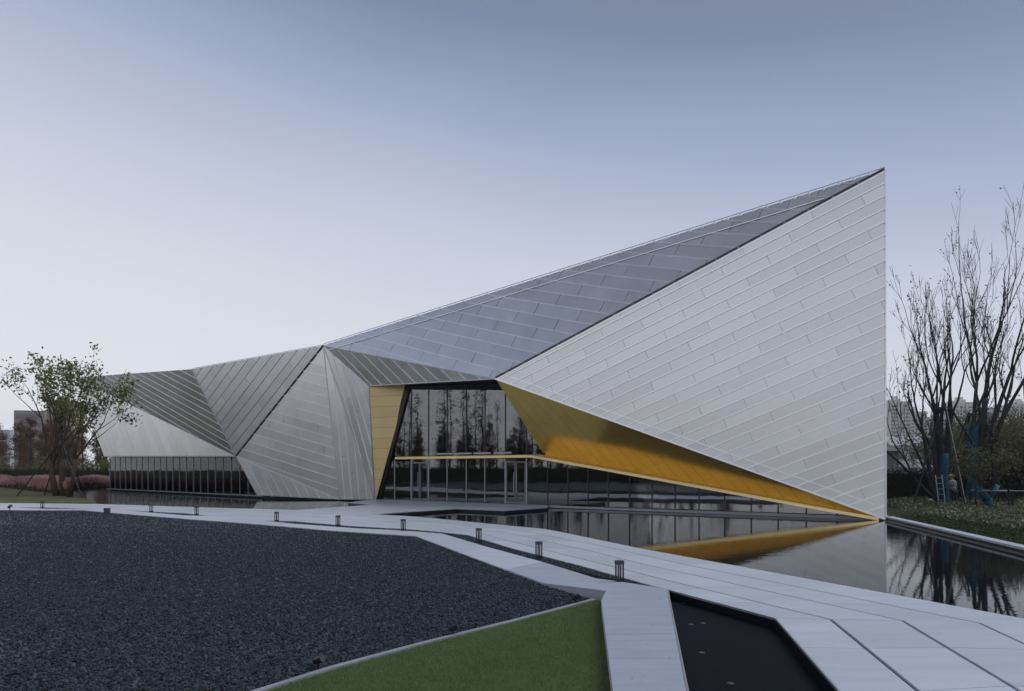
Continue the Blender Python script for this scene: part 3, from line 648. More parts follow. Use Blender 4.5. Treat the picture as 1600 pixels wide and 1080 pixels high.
def scatter(o, m, dens_near, dens_far, y0, y1, size, seed, blade=False):
    """geometry nodes: stones or grass blades over the faces of o, thinner with distance from the viewer's lawn"""
    t = bpy.data.node_groups.new('scatter', 'GeometryNodeTree')
    t.interface.new_socket('Geometry', in_out='INPUT', socket_type='NodeSocketGeometry'); t.interface.new_socket('Geometry', in_out='OUTPUT', socket_type='NodeSocketGeometry')
    N = t.nodes.new; L = t.links.new
    gi, go = N('NodeGroupInput'), N('NodeGroupOutput')
    pos = N('GeometryNodeInputPosition'); sp = N('ShaderNodeSeparateXYZ'); L(pos.outputs[0], sp.inputs[0])
    mr = N('ShaderNodeMapRange'); mr.inputs[1].default_value = y0; mr.inputs[2].default_value = y1; mr.inputs[3].default_value = dens_near; mr.inputs[4].default_value = dens_far
    L(sp.outputs['Y'], mr.inputs[0])
    # nothing far out of sight to the left
    ratio = N('ShaderNodeMath'); ratio.operation = 'MULTIPLY_ADD'; ratio.inputs[1].default_value = -.80; ratio.inputs[2].default_value = -1.0; L(sp.outputs['Y'], ratio.inputs[0])
    gt = N('ShaderNodeMath'); gt.operation = 'GREATER_THAN'; L(sp.outputs['X'], gt.inputs[0]); L(ratio.outputs[0], gt.inputs[1])
    mu = N('ShaderNodeMath'); mu.operation = 'MULTIPLY'; L(mr.outputs[0], mu.inputs[0]); L(gt.outputs[0], mu.inputs[1])
    gy = N('ShaderNodeMath'); gy.operation = 'GREATER_THAN'; gy.inputs[1].default_value = 4.0; L(sp.outputs['Y'], gy.inputs[0])
    mu2 = N('ShaderNodeMath'); mu2.operation = 'MULTIPLY'; L(mu.outputs[0], mu2.inputs[0]); L(gy.outputs[0], mu2.inputs[1])
    dp = N('GeometryNodeDistributePointsOnFaces'); dp.inputs['Seed'].default_value = seed; L(gi.outputs[0], dp.inputs['Mesh']); 
    # density is read per face corner: subdivide first so that it can vary
    sb = N('GeometryNodeSubdivideMesh'); sb.inputs['Level'].default_value = 4; L(gi.outputs[0], sb.inputs[0]); L(sb.outputs[0], dp.inputs['Mesh'])
    L(mu2.outputs[0], dp.inputs['Density'])
    if blade:
        pr_ = N('GeometryNodeMeshCone'); pr_.inputs['Vertices'].default_value = 3; pr_.inputs['Radius Top'].default_value = 0; pr_.inputs['Radius Bottom'].default_value = .10; pr_.inputs['Depth'].default_value = 1.0
    else:
        pr_ = N('GeometryNodeMeshIcoSphere'); pr_.inputs['Radius'].default_value = .5; pr_.inputs['Subdivisions'].default_value = 1
    sm = N('GeometryNodeSetMaterial'); sm.inputs['Material'].default_value = m; L(pr_.outputs['Mesh'], sm.inputs[0])
    ip = N('GeometryNodeInstanceOnPoints'); L(dp.outputs['Points'], ip.inputs['Points']); L(sm.outputs[0], ip.inputs['Instance'])
    rv = N('FunctionNodeRandomValue'); rv.data_type = 'FLOAT_VECTOR'
    if blade: rv.inputs[0].default_value = (-.5, -.5, 0); rv.inputs[1].default_value = (.5, .5, 6.28)
    else: rv.inputs[0].default_value = (0, 0, 0); rv.inputs[1].default_value = (6.28, 6.28, 6.28)
    L(rv.outputs[0], ip.inputs['Rotation'])
    rs = N('FunctionNodeRandomValue'); rs.data_type = 'FLOAT_VECTOR'
    if blade: rs.inputs[0].default_value = (size*.4, size*.4, size*.7); rs.inputs[1].default_value = (size*.6, size*.6, size*1.4)
    else: rs.inputs[0].default_value = (size*.5, size*.5, size*.35); rs.inputs[1].default_value = (size*1.5, size*1.3, size*.9)
    L(rs.outputs[0], ip.inputs['Scale'])
    jn_ = N('GeometryNodeJoinGeometry'); L(gi.outputs[0], jn_.inputs[0]); L(ip.outputs[0], jn_.inputs[0]); L(jn_.outputs[0], go.inputs[0])
    o.modifiers.new('scatter', 'NODES').node_group = t
scatter(gravel, M['stone'], 950, 160, 7, 26, .046, 3)
scatter(gs, M['stone'], 900, 200, 10, 30, .034, 4)
# near lawn, concrete curb, curb between gravel and lawn
lz_ = -.185
lw = [G(939, 939.5, -.16)]+[p+z3*.004 for p in cb]+[np.array([-14, -8, lz_]), np.array([2, -8, lz_]), wa[3]*[1, 1, 0]+z3*lz_, wa[2]*[1, 1, 0]+z3*lz_]
lawn = obj('lawn', lw, [tuple(range(len(lw)))], M['lawn']); tag(lawn, 'triangle of short bright green turf in the foreground', 'lawn', kind='stuff')
if lawn.data.polygons[0].normal.z < 0: lawn.data.flip_normals()
scatter(lawn, M['blade'], 5200, 3000, 6, 14, .032, 5, blade=True)
mb = MB()
for a, b in zip(cb[:-1], cb[1:]): mb.bar(a-z3*.012, b-z3*.012, .085, .09)
tag(mb.build('lawn_kerb', M['kerb']), 'narrow pale concrete kerb between gravel and green turf', 'kerb', kind='structure')
# left lawn, pink grass bed
ll = [G(-300, 783.6), G(0, 786.2), G(148, 787.1), G(150, 784), G(132, 778.5), G(104, 777), G(80, 771), G(0, 761), G(-300, 757)]
slab('left_lawn', [p+z3*.01 for p in ll], .4, M['lawn_dry']); tag(bpy.data.objects['left_lawn'], 'dry olive lawn at the left beyond the path', 'lawn', kind='structure')
lb = [G(-300, 757), G(0, 761), G(80, 771), G(104, 777), G(107, 771), G(112, 762.5), G(172, 759.6), np.array([-46, 100, 0]), np.array([-120, 125, 0])]
slab('meadow', [p+z3*.005 for p in lb], .4, M['bank']); tag(bpy.data.objects['meadow'], 'planted ground behind the left lawn under the pink grass', 'ground', kind='structure')
tag(slab('far_meadow', [np.array([-46, 100, .0]), np.array([-20, 92, 0]), np.array([30, 72, 0]), np.array([200, 90, 0]), np.array([200, 260, 0]), np.array([-260, 260, 0]), np.array([-120, 125, 0])], .28, M['ground']), 'rough meadow behind the pavilion', 'ground', kind='structure')
# right bank with curb
c_pts = [B*[1, 1, 0]+np.array([.02, .1, 0]), G(1600, 857)]; c_pts.append(c_pts[1]+(c_pts[1]-c_pts[0])*1.0)
cd = unit(c_pts[1]-c_pts[0]); cn = np.array([-cd[1], cd[0], 0]); cn = cn if cn[0] > 0 else -cn
curb = empty('pool_curb', tuple(c_pts[0])); tag(curb, 'long pale stone curb along the right bank of the pool', 'kerb', kind='structure')
def loc(o): 
    o.matrix_parent_inverse = Matrix.Translation(-Vector(c_pts[0])); return o
nC = 9
for i in range(nC):
    a = c_pts[0]+(c_pts[2]-c_pts[0])*i/nC+cd*.004; b = c_pts[0]+(c_pts[2]-c_pts[0])*(i+1)/nC-cd*.004
    loc(MB().hexa([a-z3*.05, b-z3*.05, b+cn*.34-z3*.05, a+cn*.34-z3*.05], [a+z3*.015, b+z3*.015, b+cn*.34+z3*.015, a+cn*.34+z3*.015]).build('curb_stone', M['concrete'], curb))
a, b = c_pts[0], c_pts[2]
loc(MB().hexa([a+cn*.05-z3*.5, b+cn*.05-z3*.5, b+cn*.3-z3*.5, a+cn*.3-z3*.5], [a+cn*.05-z3*.052, b+cn*.05-z3*.052, b+cn*.3-z3*.052, a+cn*.3-z3*.052]).build('curb_wall', M['black'], curb))
loc(MB().hexa([a-cn*.07-z3*.5, b-cn*.07-z3*.5, b+cn*.048-z3*.5, a+cn*.048-z3*.5], [a-cn*.07-z3*.143, b-cn*.07-z3*.143, b+cn*.048-z3*.143, a+cn*.048-z3*.143]).build('curb_ledge', M['alu_frame'], curb))
bk = [c_pts[0]+cn*.34, c_pts[1]+cn*.34, c_pts[2]+cn*.34, np.array([70, 0, 0]), np.array([120, 88, 0]), np.array([30, 72, 0]), np.array([22, 45, 0])]
slab('bank', [p*[1, 1, 0]+z3*-.01 for p in bk], .4, M['bank']); tag(bpy.data.objects['bank'], 'dark planted bank on the right of the pool', 'ground', kind='structure')

# ---------------------------------------------------------------- lamps and small fittings
GB = 'bollard lamps along the gravel strip'
def make_bollard(h=.41, w=.125):
    t = empty('bollard_lamp')
    MB().box((0, 0, .03), (w, w, .10)).build('base', M['black'], t)
    for sx in (-1, 1):
        for sy in (-1, 1): MB().box((sx*(w/2-.013), sy*(w/2-.013), h/2+.02), (.024, .024, h-.12)).build('post', M['bollard'], t)
    MB().box((0, 0, h-.035), (w+.004, w+.004, .07)).build('cap', M['bollard'], t)
    MB().tube([(0, 0, h-.085), (0, 0, h-.07)], .035, 8).build('lens', M['lens'], t)
    return t
bl = [((968, 908.5), 'tallest looking bollard lamp, nearest to the dark basin at the end of the gravel strip'),
      ((842, 872), 'second nearest bollard lamp, in the widest part of the gravel strip'),
      ((748, 846.5), 'bollard lamp where the gravel strip bends, third from the basin'),
      ((630, 829.3), 'bollard lamp at the thin strip in front of the left tip of the entrance pool'),
      ((528, 822), 'bollard lamp below the pointed foot of the grey facet'),
      ((432, 815), 'bollard lamp where the long gravel strip begins, below the white wing corner'),
      ((307, 804.8), 'bollard lamp at the right end of the short gravel sliver'),
      ((236, 800.2), 'bollard lamp at the left part of the short gravel sliver'),
      ((66, 794.4), 'farthest bollard lamp at the left below the dry lawn')]
pb = make_bollard()
for i, (p, lab) in enumerate(bl):
    o = pb if i == 0 else copy_tree(pb)
    q = G(*p); o.location = (q[0], q[1], -.02); o.rotation_euler.z = .35+.12*i
    tag(o, lab, 'lamp', GB)
def make_spot():
    t = empty('spotlight')
    MB().tube([(0, 0, -.05), (0, 0, .07)], .012, 6).build('stake', M['black'], t)
    MB().tube([(-.045, .02, .085), (.055, -.02, .125)], [.036, .042], 10).build('lamp_head', M['black'], t)
    MB().tube([(.0555, -.0203, .1253), (.058, -.0213, .1263)], [.036, .036], 10).build('lens', M['bollard'], t)
    return t
sp0 = make_spot()
for i, (u, v, z, lab, rz) in enumerate(((708, 994, -.19, 'small black spotlight on the gravel next to the middle of the kerb', .3), (497, 1047, -.19, 'small black spotlight on the gravel near the bottom edge of the picture', -.1),
                                   (899, 944.5, -.17, 'small black spotlight in the gravel corner by the concrete wall', .5), (15, 797.5, -.03, 'tiny spotlight at the far left edge beside the path', 0))):
    o = sp0 if i == 0 else copy_tree(sp0)
    q = G(u, v, z); o.location = tuple(q); o.rotation_euler.z = rz; k = 1.1 if i < 3 else 1.9; o.scale = (k, k, k)
    tag(o, lab, 'spotlight', 'spotlights in the gravel')
q = G(167, 802.5); t = empty('junction_box', (q[0], q[1], -.04), .3); tag(t, 'small dark grey box standing on the edge of the gravel at the left', 'box')
MB().box((0, 0, .14), (.24, .2, .27)).build('housing', M['bollard'], t); MB().box((0, 0, .285), (.26, .22, .02)).build('lid', M['bollard'], t)
for i, (u, v) in enumerate(((1068, 942), (1080, 976), (1099, 974), (1097, 1020), (1142, 1068))):
    q = G(u, v, -.148); o = MB().tube([(0, 0, -.01), (0, 0, .004)], [.04, .035], 16).build('floor_lamp', M['frame']); o.location = tuple(q)
    tag(o, ['round basin floor lamp nearest the pointed far corner', 'left one of the middle pair of basin floor lamps', 'right one of the middle pair of basin floor lamps', 'basin floor lamp below the middle pair', 'basin floor lamp closest to the viewer'][i], 'lamp', 'round lamps in the basin floor')

# ---------------------------------------------------------------- trees
def rot_about(v, axis, a):
    axis = unit(axis); return v*math.cos(a)+np.cross(axis, v)*math.sin(a)+axis*(axis@v)*(1-math.cos(a))
class Tree:
    def __init__(s, seed): s.r = np.random.RandomState(seed); s.mb = MB(); s.tips = []; s.twigs = []
    def limb(s, p, d, length, rad, depth, up=.25, wob=.12, kids=(2, 4), shrink=(.55, .8), spread=(.3, .7), taper=.45, sides=6, minr=.006):
        n = 5 if depth > 0 else 3; pts = [p]; rr = [rad]; dirs = [d]
        for i in range(n):
            d = unit(d+s.r.normal(0, wob, 3)+np.array([0, 0, up*.2])); p = p+d*length/n
            pts.append(p); rr.append(max(minr, rad*(1-(1-taper)*(i+1)/n))); dirs.append(d)
        s.mb.tube(pts, rr, max(3, sides))
        if depth == 0:
            s.tips += pts[1:]; return
        k = s.r.randint(kids[0], kids[1]+1)
        for i in range(k):
            t = s.r.uniform(.35, 1.0) if i < k-1 else 1.0
            j = min(n, max(1, int(round(t*n)))); q = pts[j]; dd = dirs[j]
            ax = np.cross(dd, s.r.normal(0, 1, 3)); a = s.r.uniform(*spread)*(1 if i < k-1 else .45)
            nd = unit(rot_about(dd, ax, a)+np.array([0, 0, up]))
            s.limb(q, nd, length*s.r.uniform(*shrink), max(minr, rr[j]*(.72 if i < k-1 else .85)), depth-1, up, wob, kids, shrink, spread, taper, sides-1, minr)
def leaf_cloud(pts, per, spread, size, rs, droop=.0, aspect=.55):
    """leaf quads scattered round points -> verts, faces"""
    pts = np.repeat(np.asarray(pts), per, axis=0); n = len(pts)
    c = pts+rs.normal(0, spread, (n, 3))-np.array([0, 0, droop])*rs.uniform(0, 1, (n, 1))
    a = rs.normal(0, 1, (n, 3)); a /= np.linalg.norm(a, axis=1)[:, None]
    b = rs.normal(0, 1, (n, 3)); b -= a*(a*b).sum(1)[:, None]; b /= np.linalg.norm(b, axis=1)[:, None]
    L_ = size*rs.uniform(.6, 1.3, (n, 1)); W = L_*aspect
    V = np.stack([c-a*L_*.5, c+b*W*.5, c+a*L_*.5, c-b*W*.5], 1).reshape(-1, 3)
    return V, np.arange(4*n).reshape(n, 4)
def place(o, p, rz=0, s=1.0): o.location = tuple(p); o.rotation_euler = (0, 0, rz); o.scale = (s, s, s)

def stakes(parent_name, p, h, feet, lab, r=.045, group=None):
    t = empty(parent_name, tuple(p)); tag(t, lab, 'tree support', group)
    for fx, fy in feet:
        MB().tube([(fx, fy, -.05), (fx*.10, fy*.10, h)], r, 6).build('pole', M['black'], t)
    MB().tube([(-.35, 0, h-.08), (.35, .05, h-.08)], r*.8, 6).tube([(0, -.3, h-.16), (.0, .35, h-.16)], r*.8, 6).build('collar', M['black'], t)
    return t
# green tree with several stems on the left lawn
def green_tree():
    base = G(96, 775); t = empty('broadleaf_tree', tuple(base)); tag(t, 'leafy green tree with several reddish stems on the left lawn, held by dark poles', 'tree')
    T = Tree(8); r = T.r
    for i, (dx, dy, lean, h, rad) in enumerate(((-.4, 0, (-.17, .05), 4.6, .20), (.05, .1, (-.03, .02), 5.0, .20), (.75, -.1, (.16, -.04), 4.4, .15))):
        d0 = unit(np.array([lean[0], lean[1], 1.])); p0 = np.array([dx, dy, -.05]); p1 = p0+d0*3.0+r.normal(0, .06, 3)
        T.mb.tube([p0, p0+d0*1.5+r.normal(0, .05, 3), p1], [rad*1.15, rad, rad*.85], 8)
        for j in range(4):
            a = r.uniform(0, .9)+j*1.57; nd = unit(d0*[.5, 1, 1]+np.array([math.cos(a)*.30, math.sin(a)*.36, 0]))
            T.limb(p1-d0*r.uniform(0, .5), nd, h*r.uniform(.75, .95), rad*.55, 3, up=.18, wob=.08, kids=(2, 3), shrink=(.5, .7), spread=(.4, .9), taper=.5, sides=6, minr=.011)
    V, Fc = np.array(T.mb.v), T.mb.f
    obj('trunk', T.mb.v, T.mb.f, M['bark'], t, smooth=True)
    tp = np.array(T.tips)
    tp = tp[(tp[:, 2] > 4.0)]
    ctr = np.array([.2, 0, 8.0]); q = (tp-ctr)/np.array([5.8, 5.0, 4.9]); keep = (q**2).sum(1) < 1.0
    
    # clumps: some twigs stay thin, some carry dense leaves
    w = r.uniform(0, 1, len(tp)); tp = tp[w > .28]
    V, Fc = leaf_cloud(tp, 9, .26, .27, r, .2)
    bobj('crown', V, Fc, M['leaf_green'], t)
    return t, base
gt, gbp = green_tree()
stakes('tree_support', gbp, 3.9, ((-2.9, -.9), (-2.2, 1.2), (2.2, -1.0), (.7, 1.9)), 'dark poles propping the leafy tree on the left lawn')

# big bare winter trees on the right bank
def bare_tree(base, stems, seed, lab, depth=5, wrap=True, leaves=6, wraph=3.0, wrapr=.28, kids=(2, 3), k=1.0):
    t = empty('bare_tree', tuple(base)); tag(t, lab, 'tree', 'tall bare trees on the right bank')
    T = Tree(seed)
    for (dx, dy, lx, ly, h, rad) in stems:
        T.limb(np.array([dx, dy, -.05]), unit(np.array([lx, ly, 1.])), h, rad, depth, up=.30, wob=.07, kids=kids, shrink=(.50, .76), spread=(.22, .58), taper=.6, sides=7, minr=.009)
    obj('trunk', T.mb.v, T.mb.f, M['bark_dark'], t, smooth=True)
    tp = np.array(T.tips); r = T.r; idx = r.choice(len(tp), min(len(tp), int(len(tp)*leaves)), replace=False)
    V, Fc = leaf_cloud(tp[idx], 2, .10, .14, r, .1)
    bobj('crown', V, Fc, M['leaf_sparse'], t)
    if wrap:
        mb = MB(); n = 9; pts = [(.02*math.sin(i), .02*math.cos(i*1.3), i*wraph/n) for i in range(n+1)]
        mb.tube(pts, [wrapr*(1.12-.012*i+.03*math.sin(i*2.1)) for i in range(n+1)], 10).build('trunk_wrap', M['teal'], t, smooth=True)
    return t
b1 = np.array([25.4, 40.2, 0])
bare_tree(b1, ((0, 0, .02, 0, 4.2, .24), (-.15, .1, -.10, .05, 5.0, .17), (.15, 0, .11, .03, 5.2, .18), (-.2, -.1, -.25, -.06, 4.8, .13), (.05, .2, .04, .1, 5.6, .16), (.25, .1, .22, .1, 4.6, .12), (-.3, -.2, -.62, -.15, 4.4, .10), (-.3, -.3, -1.0, -.35, 6.2, .09)), 21,
          'tall bare multi stemmed tree with teal wrapped foot just right of the metal gable', leaves=.16, wrapr=.25)
stakes('tree_support', b1, 5.7, ((-3.1, -2.2), (-1.7, -4.6), (3.4, -1.0), (1.6, 3.0)), 'long dark poles propping the bare tree nearest the gable', .06, 'poles propping the bare trees')
b2 = np.array([28.6, 42.4, 0])
bare_tree(b2, ((0, 0, .10, 0, 6.6, .27), (.05, 0, .26, .05, 6.8, .20), (0, .1, .02, .1, 7.6, .16), (.1, -.1, .42, -.05, 6.4, .12)), 34,
          'tall bare tree with one thick stem and high teal wrap near the right edge', leaves=.16, wraph=4.9, wrapr=.31)
stakes('tree_support', b2, 5.6, ((-3.0, -1.2), (3.0, -1.2), (.5, 3.0)), 'dark poles propping the thick bare tree at the right edge', .06, 'poles propping the bare trees')
b3 = np.array([33.6, 41.5, 0])
bare_tree(b3, ((0, 0, -.05, 0, 5.0, .2), (.1, 0, -.25, .05, 5.2, .15), (0, .1, .15, .1, 5.4, .15)), 47, 'bare tree mostly beyond the right edge whose branches reach in', leaves=.12, wrap=False)

# olive shrubs and young trees behind the bank
def shrub_proto(name, seed, h, wd, lm, bark, n=9, per=5, leaf=.15):
    t = empty(name); T = Tree(seed); r = T.r
    for i in range(n):
        a = r.uniform(0, 6.28); T.limb(np.array([.25*math.cos(a), .25*math.sin(a), 0]), unit(np.array([math.cos(a)*wd, math.sin(a)*wd, 1.])), h*.48, .035, 2, up=.2, wob=.16, kids=(3, 4), shrink=(.5, .8), spread=(.3, .9), sides=4, minr=.007)
    obj('stems', T.mb.v, T.mb.f, bark, t)
    tp = np.array(T.tips); tp = tp[tp[:, 2] > h*.12]
    V, Fc = leaf_cloud(tp, per, .22, leaf, r, .1); bobj('foliage', V, Fc, lm, t)
    return t
protos = [shrub_proto('shrub', 3+i, 4.2, w, M['leaf_olive'], M['bark_dark'], n, p+2, .13) for i, (w, n, p) in enumerate(((.38, 9, 5), (.5, 8, 4), (.3, 8, 4)))]
spots = []
rs = np.random.RandomState(5)
for i in range(24):
    fx = i % 8; row = i//8
    Y = 43.5+row*5+rs.uniform(-1, 1); u = 1486+fx*22+rs.uniform(-8, 8)+(0 if row else 10)
    spots.append(((u-800)/F*Y, Y, rs.uniform(1.25, 1.7)*(1 if row else .8)))
used = set()
for i, (x, y, s) in enumerate(spots):
    k = i % 3; o = protos[k] if k not in used else copy_tree(protos[k]); used.add(k)
    place(o, (x, y, 0), rs.uniform(0, 6.28), s)
    tag(o, 'olive brown twiggy shrub in the thicket behind the right bank', 'shrub', 'twiggy shrubs of the right thicket')
# young wrapped tree in its wooden frame
q = G(1545, 796); t = empty('young_tree', tuple(q)); tag(t, 'young forked tree wrapped in teal cloth inside a low dark post frame', 'tree')
T = Tree(77)
T.limb(np.array([0, 0, 0.]), np.array([-.1, 0, 1.]), 1.0, .12, 0, sides=7); T.limb(np.array([-.05, 0, .5]), unit(np.array([.6, .1, 1.])), 1.3, .09, 3, up=.25, kids=(3, 4), spread=(.4, .9)); T.limb(np.array([-.08, 0, .5]), unit(np.array([-.7, 0, 1.])), 1.3, .09, 3, up=.25, kids=(3, 4), spread=(.4, .9))
obj('trunk', T.mb.v, T.mb.f, M['bark_dark'], t, smooth=True); V, Fc = leaf_cloud(np.array(T.tips), 7, .2, .13, T.r); bobj('crown', V, Fc, M['leaf_olive'], t)
MB().tube([(0, 0, 0), (-.06, 0, .6)], [.19, .22], 8).tube([(-.05, 0, .5), (.5, .05, 1.25)], [.2, .13], 8).tube([(-.06, 0, .5), (-.55, 0, 1.15)], [.22, .14], 8).build('trunk_wrap', M['teal'], t, smooth=True)
fr_ = empty('planting_frame', tuple(q)); tag(fr_, 'low frame of dark posts and rails round the teal wrapped young tree', 'tree support')
for dx, dy in ((-1.15, -.7), (.75, -.4), (1.6, .5), (-.3, 1.0), (2.8, -.6)): MB().tube([(dx, dy, -.1), (dx, dy, 1.05)], .055, 6).build('post', M['black'], fr_)
for a, b in (((-1.15, -.7), (.75, -.4)), ((.75, -.4), (1.6, .5)), ((1.6, .5), (-.3, 1.0)), ((-.3, 1.0), (-1.15, -.7)), ((.75, -.4), (2.8, -.6))): MB().tube([a+(.95,), b+(.95,)], .045, 6).build('rail', M['black'], fr_)
# hedge and leafy masses
def leaf_box(name, c, d, n, size, m, seed, rz=0, lab='', cat='hedge', group=None):
    r = np.random.RandomState(seed); p = r.uniform(-.5, .5, (n, 3)); f = r.randint(0, 3, n); sgn_ = np.where(r.uniform(size=n) < .5, -.5, .5)
    k = r.uniform(size=n) < .8; p[np.arange(n)[k], f[k]] = sgn_[k]
    p = p*np.array(d)+r.normal(0, .07, (n, 3)); p[:, 2] += d[2]/2
    t = empty(name, tuple(c), rz); tag(t, lab, cat, group)
    V, Fc = leaf_cloud(p, 1, .05, size, r); bobj('foliage', V, Fc, m, t)
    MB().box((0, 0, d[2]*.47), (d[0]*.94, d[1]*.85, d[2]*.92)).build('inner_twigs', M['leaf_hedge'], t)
    return t
hy = 45.5
leaf_box('hedge', ((1428-800)/F*hy, hy, 0), (5.0, 1.4, 1.95), 9000, .10, M['leaf_hedge'], 3, 0, 'dark clipped hedge directly right of the metal gable')
leaf_box('hedge', ((1540-800)/F*48, 47.5, 0), (7.5, 1.4, 1.7), 9000, .10, M['leaf_hedge'], 4, 0, 'dark hedge hidden behind the shrubs at the right')
# ground cover with pale flecks on the bank
def area_points(poly, n, rs_):
    p = np.array(poly)[:, :2]; lo, hi = p.min(0), p.max(0); out = []
    while sum(map(len, out)) < n:
        c = rs_.uniform(lo, hi, (n, 2)); ins = np.zeros(n, bool)
        for i in range(len(p)):
            a, b = p[i], p[(i+1) % len(p)]
            with np.errstate(divide='ignore', invalid='ignore'):
                cond = ((a[1] > c[:, 1]) != (b[1] > c[:, 1])) & (c[:, 0] < (b[0]-a[0])*(c[:, 1]-a[1])/(b[1]-a[1]+1e-12)+a[0])
            ins ^= cond
        out.append(c[ins])
    return np.concatenate(out)[:n]
rs = np.random.RandomState(9)
cp = area_points([c_pts[0]+cn*1.6, c_pts[1]+cn*2.6, c_pts[2]+cn*3, np.array([33, 20, 0]), np.array([38, 46, 0]), np.array([24, 46, 0])], 52000, rs)
hh = .18+.12*np.sin(cp[:, 0]*1.7+np.cos(cp[:, 1]*1.3)*2)
V, Fc = leaf_cloud(np.column_stack([cp, hh*rs.uniform(.2, 1.2, len(cp))]), 1, .05, .13, rs, aspect=.7)
tag(bobj('ground_cover', V, Fc, M['cover'], None), 'low variegated ground cover with pale leaves on the right bank', 'ground cover', kind='stuff')
cp = area_points([c_pts[0]+cn*.4, c_pts[1]+cn*.4, c_pts[2]+cn*.4, c_pts[2]+cn*3.4, c_pts[1]+cn*3.2, c_pts[0]+cn*2.0], 26000, rs)
V, Fc = leaf_cloud(np.column_stack([cp, rs.uniform(.0, .12, len(cp))]), 1, .03, .10, rs, aspect=.3)
M['edge_grass'] = leafmat('bank_grass', [(.03, .042, .014), (.05, .062, .022), (.07, .08, .035), (.04, .055, .016)], .2)
tag(bobj('bank_grass', V, Fc, M['edge_grass'], None), 'short dark grass along the inner side of the pool curb', 'grass', kind='stuff')
# pink plume grass bed
rs = np.random.RandomState(14)
bed = [G(-200, 757.5), G(0, 761.5), G(80, 770.5), G(102, 776), G(106, 771), G(111, 763), G(172, 760.0), np.array([-45, 96, 0]), np.array([-110, 110, 0])]
def plumes(n, size, m, hlo, hhi, name, lab, asp):
    cp = area_points(bed, n, rs); z = rs.uniform(hlo, hhi, n)*(1+.25*np.sin(cp[:, 0]*.9+cp[:, 1]*.5))
    r = rs; c = np.column_stack([cp, z]); a = r.normal(0, .35, (n, 3)); a[:, 2] = 1; a /= np.linalg.norm(a, axis=1)[:, None]
    b = r.normal(0, 1, (n, 3)); b -= a*(a*b).sum(1)[:, None]; b /= np.linalg.norm(b, axis=1)[:, None]
    L_ = size*r.uniform(.6, 1.4, (n, 1)); W = L_*asp
    V = np.stack([c-a*L_*.5, c+b*W*.5, c+a*L_*.5, c-b*W*.5], 1).reshape(-1, 3)
    tag(bobj(name, V, np.arange(4*n).reshape(n, 4), m), lab, 'grass', kind='stuff')
plumes(60000, .45, M['pink'], .42, .92, 'pink_grass', 'soft pink plume grass bed behind the left lawn', .3)
plumes(30000, .6, M['pink_base'], .12, .45, 'plume_stalks', 'brown stalks at the foot of the pink grass', .18)
# hedge and tree belt at the left
for i, (x, y, l, rz, lab) in enumerate(((-66, 101, 26, -.15, 'long dark hedge behind the pink grass at the left edge'), (-44.5, 100, 18, -.1, 'dark hedge behind the pink grass beside the glazed wing'), (-20, 92, 32, -.25, 'dark hedge seen through the glazed wing'))):
    leaf_box('hedge', (x, y, 0), (l, 1.6, 2.0), 9000, .2, M['leaf_hedge'], 30+i, rz, lab)
def conifer_proto(seed, h=11, w=1.7, lm=None, n=1500, bare=.15):
    t = empty('slender_tree'); r = np.random.RandomState(seed); mb = MB()
    mb.tube([(0, 0, 0), (.05, .03, h*.5), (0, 0, h)], [.16, .10, .015], 6); tips = []
    for i in range(46):
        z = h*(bare+(.97-bare)*r.uniform()); a = r.uniform(0, 6.28); L_ = w*(1-z/h)**.7*r.uniform(.6, 1.1)+.15
        e = np.array([math.cos(a)*L_, math.sin(a)*L_, z+L_*.45]); mb.tube([(0, 0, z), e*[.5, .5, 1]-[0, 0, L_*.18], e], [.035, .02, .008], 3)
        for k in np.linspace(.3, 1, 5): tips.append([e[0]*k, e[1]*k, z+L_*.45*k])
    obj('trunk', mb.v, mb.f, M['bark_dark'], t)
    V, Fc = leaf_cloud(np.array(tips), max(1, n//len(tips)), .22, .24, r, .15); bobj('crown', V, Fc, lm, t)
    return t
cps = [conifer_proto(50+i, 10+i*.8, 2.1, M['leaf_rust'], 2600) for i in range(3)]
bps = [conifer_proto(60+i, 13+i, 2.3, M['leaf_sparse'], 500, .2) for i in range(2)]
rs = np.random.RandomState(21); used = set()
rows = [(-97+i*1.45+rs.uniform(-.8, .8), 118+rs.uniform(-8, 12)-i*.2) for i in range(46)]+[(-104+i*2.0+rs.uniform(-.8, .8), 137+rs.uniform(-4, 6)) for i in range(26)]
for i, (x, y) in enumerate(rows):
    k = i % 3; o = cps[k] if k not in used else copy_tree(cps[k]); used.add(k)
    place(o, (x, y, 0), rs.uniform(0, 6), rs.uniform(.75, 1.1)); tag(o, 'rusty slender tree in the row behind the hedge at the left', 'tree', 'rusty trees beyond the pink grass')
# green undergrowth at the left, between the rows
gsp = [shrub_proto('bush', 80+i, 3.2, .5, M['leaf_green'] if i else M['leaf_olive'], M['bark_dark'], 7, 5, .22) for i in range(2)]
for i in range(12):
    o = gsp[i % 2] if i < 2 else copy_tree(gsp[i % 2])
    place(o, (-88+i*5.5+rs.uniform(-1.5, 1.5), 108+rs.uniform(-3, 3)-i*.9, 0), rs.uniform(0, 6), rs.uniform(.8, 1.25)); tag(o, 'loose green bush among the rusty trees at the left', 'bush', 'bushes among the rusty trees')
